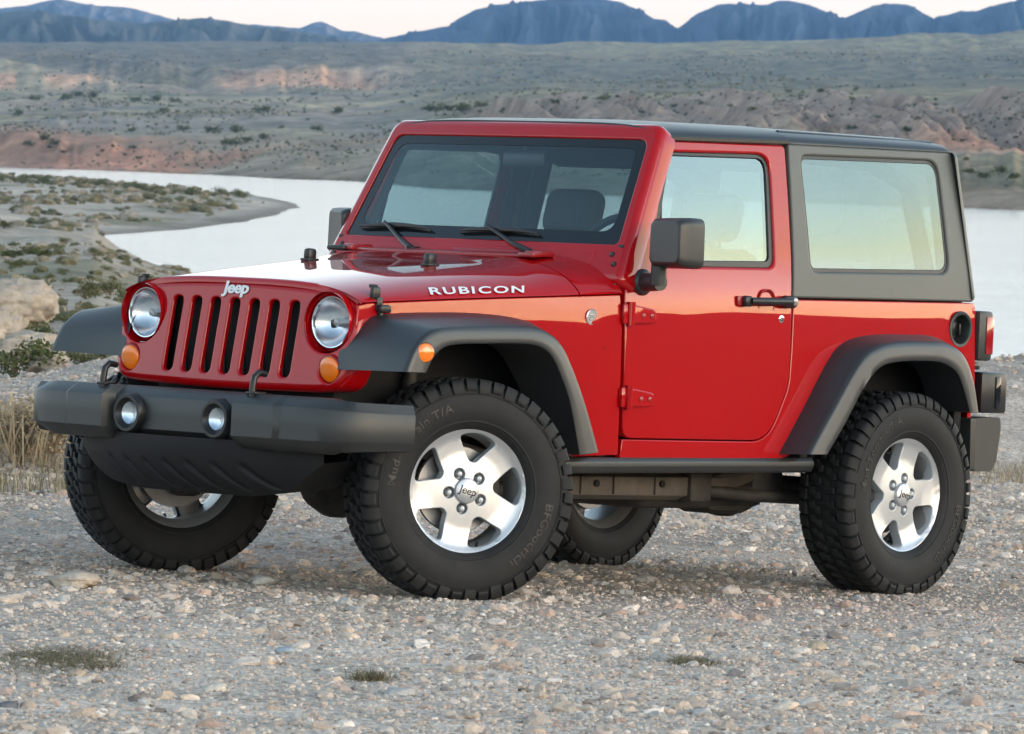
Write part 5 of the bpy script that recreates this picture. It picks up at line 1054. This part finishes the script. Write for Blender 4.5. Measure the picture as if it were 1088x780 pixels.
for i in range(10): bush('small', pk.uniform(120, 235), pk.uniform(214, 240), pk.uniform(3, 5), 'tiny bush on the bare flank of the sandy spit', 'tiny bushes on the flank of the sandy spit', i, stem=False, squash=0.8)
spots = [(72, 108, 10), (84, 104, 9), (98, 106, 9), (37, 108, 8), (145, 109, 8), (166, 110, 9), (187, 110, 7), (280, 121, 11), (361, 123, 10), (336, 140, 8), (225, 142, 10), (253, 143, 10), (244, 156, 11), (262, 152, 9), (282, 150, 8), (196, 140, 8), (174, 120, 7), (48, 152, 9), (60, 156, 8), (30, 156, 8), (22, 125, 9), (460, 121, 12), (478, 119, 10), (495, 121, 12), (512, 116, 9), (1045, 190, 9), (1062, 186, 10), (1078, 192, 10), (1030, 185, 8), (960, 142, 8), (905, 139, 7), (800, 118, 6), (870, 100, 6), (640, 108, 7), (590, 112, 7)]
for i in range(70):
    c = pk.uniform(-10, 1098); row = pk.uniform(100, 172) if c < 420 else pk.uniform(98, 200) if c > 1010 else pk.uniform(96, 132); spots.append((c, row, pk.uniform(2.5, 5.5)))
for i, (c, row, h) in enumerate(spots): bush('dark', c, row, h, 'dark green desert shrub on the far shore of the lake', 'dark shrubs on the far shore', i, stem=False, squash=0.75, cat='shrub', name='desert_shrub')
# scrub too small and too many to count on the far slopes
n = 17000; u = rng.random(n); d = 640 * (3300 / 640) ** (u ** 0.8); c = rng.uniform(-120, 1210, n); xr = (c - 544) / F_PX * d; z, k = terrain(xr, d); ok = (k['u'] > 30) & (z > LAKE + 0.5) & (fbm(xr / 50, d / 160, 4, 501) > rng.uniform(-0.1, 0.45, n)); xr, d, z = xr[ok], d[ok], z[ok]; n = len(d)
s_ = rng.uniform(0.25, 0.65, n)[:, None, None] * np.clip(d / 1300, 0.6, 1.6)[:, None, None]; P = ICO0[0][None] * (1 + rng.uniform(-0.45, 0.45, (n, len(ICO0[0]), 1))) * s_ * [0.75, 0.75, 0.6]; P = P + np.stack([xr + CX, d + CY, z + CZ + 0.3 * s_[:, 0, 0]], 1)[:, None]
F = (ICO0[1][None] + (np.arange(n) * len(ICO0[0]))[:, None, None]).reshape(-1, 3); cl = np.array([(0.15, 0.15, 0.095), (0.19, 0.18, 0.115), (0.11, 0.12, 0.075), (0.24, 0.22, 0.15)])[rng.integers(0, 4, n)]
tag(np_mesh('scrub', P.reshape(-1, 3), F, M['leaf'], np.repeat(cl, len(ICO0[0]), 0), smooth=False), kind='stuff')
n = 5200; d = np.where(rng.random(n) < 0.45, rng.uniform(48, 330, n), rng.uniform(330, 900, n)); c = rng.uniform(-60, 330, n); xr = (c - 544) / F_PX * d; z, k = terrain(xr, d); ok = (z > LAKE + 0.4) & (fbm(xr / 6, d / 25, 4, 511) > rng.uniform(-0.3, 0.4, n)); xr, d, z = xr[ok], d[ok], z[ok]; n = len(d)
s_ = rng.uniform(0.05, 0.2, n)[:, None, None] * np.clip(d / 140, 0.6, 3.5)[:, None, None]; P = ICO1[0][None] * (1 + rng.uniform(-0.5, 0.5, (n, len(ICO1[0]), 1))) * s_ * [1, 1, 0.6] + np.stack([xr + CX, d + CY, z + CZ + 0.2 * s_[:, 0, 0]], 1)[:, None]
F = (ICO1[1][None] + (np.arange(n) * len(ICO1[0]))[:, None, None]).reshape(-1, 3); cl = np.array([(0.17, 0.16, 0.09), (0.24, 0.21, 0.13), (0.33, 0.28, 0.20), (0.13, 0.13, 0.075), (0.40, 0.35, 0.29)])[rng.integers(0, 5, n)]
tag(np_mesh('ground_cover', P.reshape(-1, 3), F, M['leaf'], np.repeat(cl, len(ICO1[0]), 0), smooth=False), kind='stuff')
def blades(name, n, pos, hgt, cols, seed, lean=0.5, wd=0.0025):
    r = np.random.default_rng(seed); xr, d = pos(r, n); z, _ = terrain(xr, d); P = np.stack([xr + CX, d + CY, z + CZ - 0.01], 1); h = hgt * r.uniform(0.4, 1.2, n)[:, None]
    a = r.uniform(0, 2 * PI, n); D = np.stack([np.cos(a) * lean * r.random(n), np.sin(a) * lean * r.random(n), np.ones(n)], 1); S_ = np.stack([-np.sin(a), np.cos(a), 0 * a], 1) * wd * r.uniform(0.6, 1.5, n)[:, None]; D2 = D * [1.9, 1.9, 0.9]
    V = np.stack([P - S_, P + S_, P + D * h * 0.55 + S_ * 0.8, P + D * h * 0.55 - S_ * 0.8, P + D2 * h], 1).reshape(-1, 3); F = (np.array([[0, 1, 2], [0, 2, 3], [3, 2, 4]])[None] + (np.arange(n) * 5)[:, None, None]).reshape(-1, 3)
    return np_mesh(name, V, F, M['leaf'], np.repeat(np.array(cols)[r.integers(0, len(cols), n)] * r.uniform(0.7, 1.2, (n, 1)), 5, 0), smooth=False)
def strip(c0, c1, r0, r1, clump=0.35):
    def f(r, n):
        c = r.uniform(c0, c1, 3 * n); row = r.uniform(r0, r1, 3 * n); d = np.interp(c, [0, 1088], [27.0, 36.0]) * np.interp(row, [480, 540], [1.08, 0.95]); x = (c - 544) / F_PX * d
        k = fbm(x / 0.5, d / 0.6, 3, 601) > r.uniform(-clump, clump + 0.15, 3 * n); return x[k][:n], d[k][:n]
    return f
def fixed(p): return lambda r, n: (lambda x, d: (x, d))(*p(r, n))
def strip_n(name, n, st_, hgt, cols, seed, **kw):
    r = np.random.default_rng(seed); x, d = st_(r, n); return blades(name, len(x), lambda r_, n_: (x, d), hgt, cols, seed, **kw)
tag(strip_n('dry_grass', 1000, strip(-40, 135, 486, 532), 0.13, STRAW + OLIVE, 611), kind='stuff')
tag(strip_n('dry_grass', 600, strip(960, 1120, 488, 520), 0.13, STRAW, 613), kind='stuff')
def patch(c, row, wpx, dpx):
    p, d = at_pixel(c, row); x0, d0 = p.x - CX, p.y - CY; sx_ = wpx * d / F_PX / 2.6; sy_ = dpx * 0.8
    return lambda r, n: (x0 + r.normal(0, 0.5, n) * sx_, d0 + r.normal(0, 0.5, n) * sy_)
r0 = np.random.default_rng(5)
for c, row, w, dp, n, lab in ((58, 706, 165, 0.62, 6500, 'low mat of dry olive weeds on the foreground gravel'), (392, 722, 50, 0.14, 420, 'small tuft of dry weeds in the middle foreground'), (735, 706, 70, 0.2, 600, 'thin patch of dry weeds in front of the rear wheel')):
    x, d = patch(c, row, w, dp)(r0, n); tag(blades('dry_weed', n, lambda r_, n_: (x, d), 0.032, [(0.20, 0.17, 0.09), (0.26, 0.21, 0.12), (0.14, 0.12, 0.065), (0.36, 0.29, 0.19)], 621 + n, lean=1.9, wd=0.0014), lab, 'weed')
x, d = (lambda r, n: (r.uniform(0.3, 1.3, n), 20.8 + r.normal(0, 0.35, n)))(r0, 1500)
tag(blades('short_grass', 1500, lambda r_, n_: (x, d), 0.016, OLIVE + STRAW, 631, lean=2.0, wd=0.0016), kind='stuff')
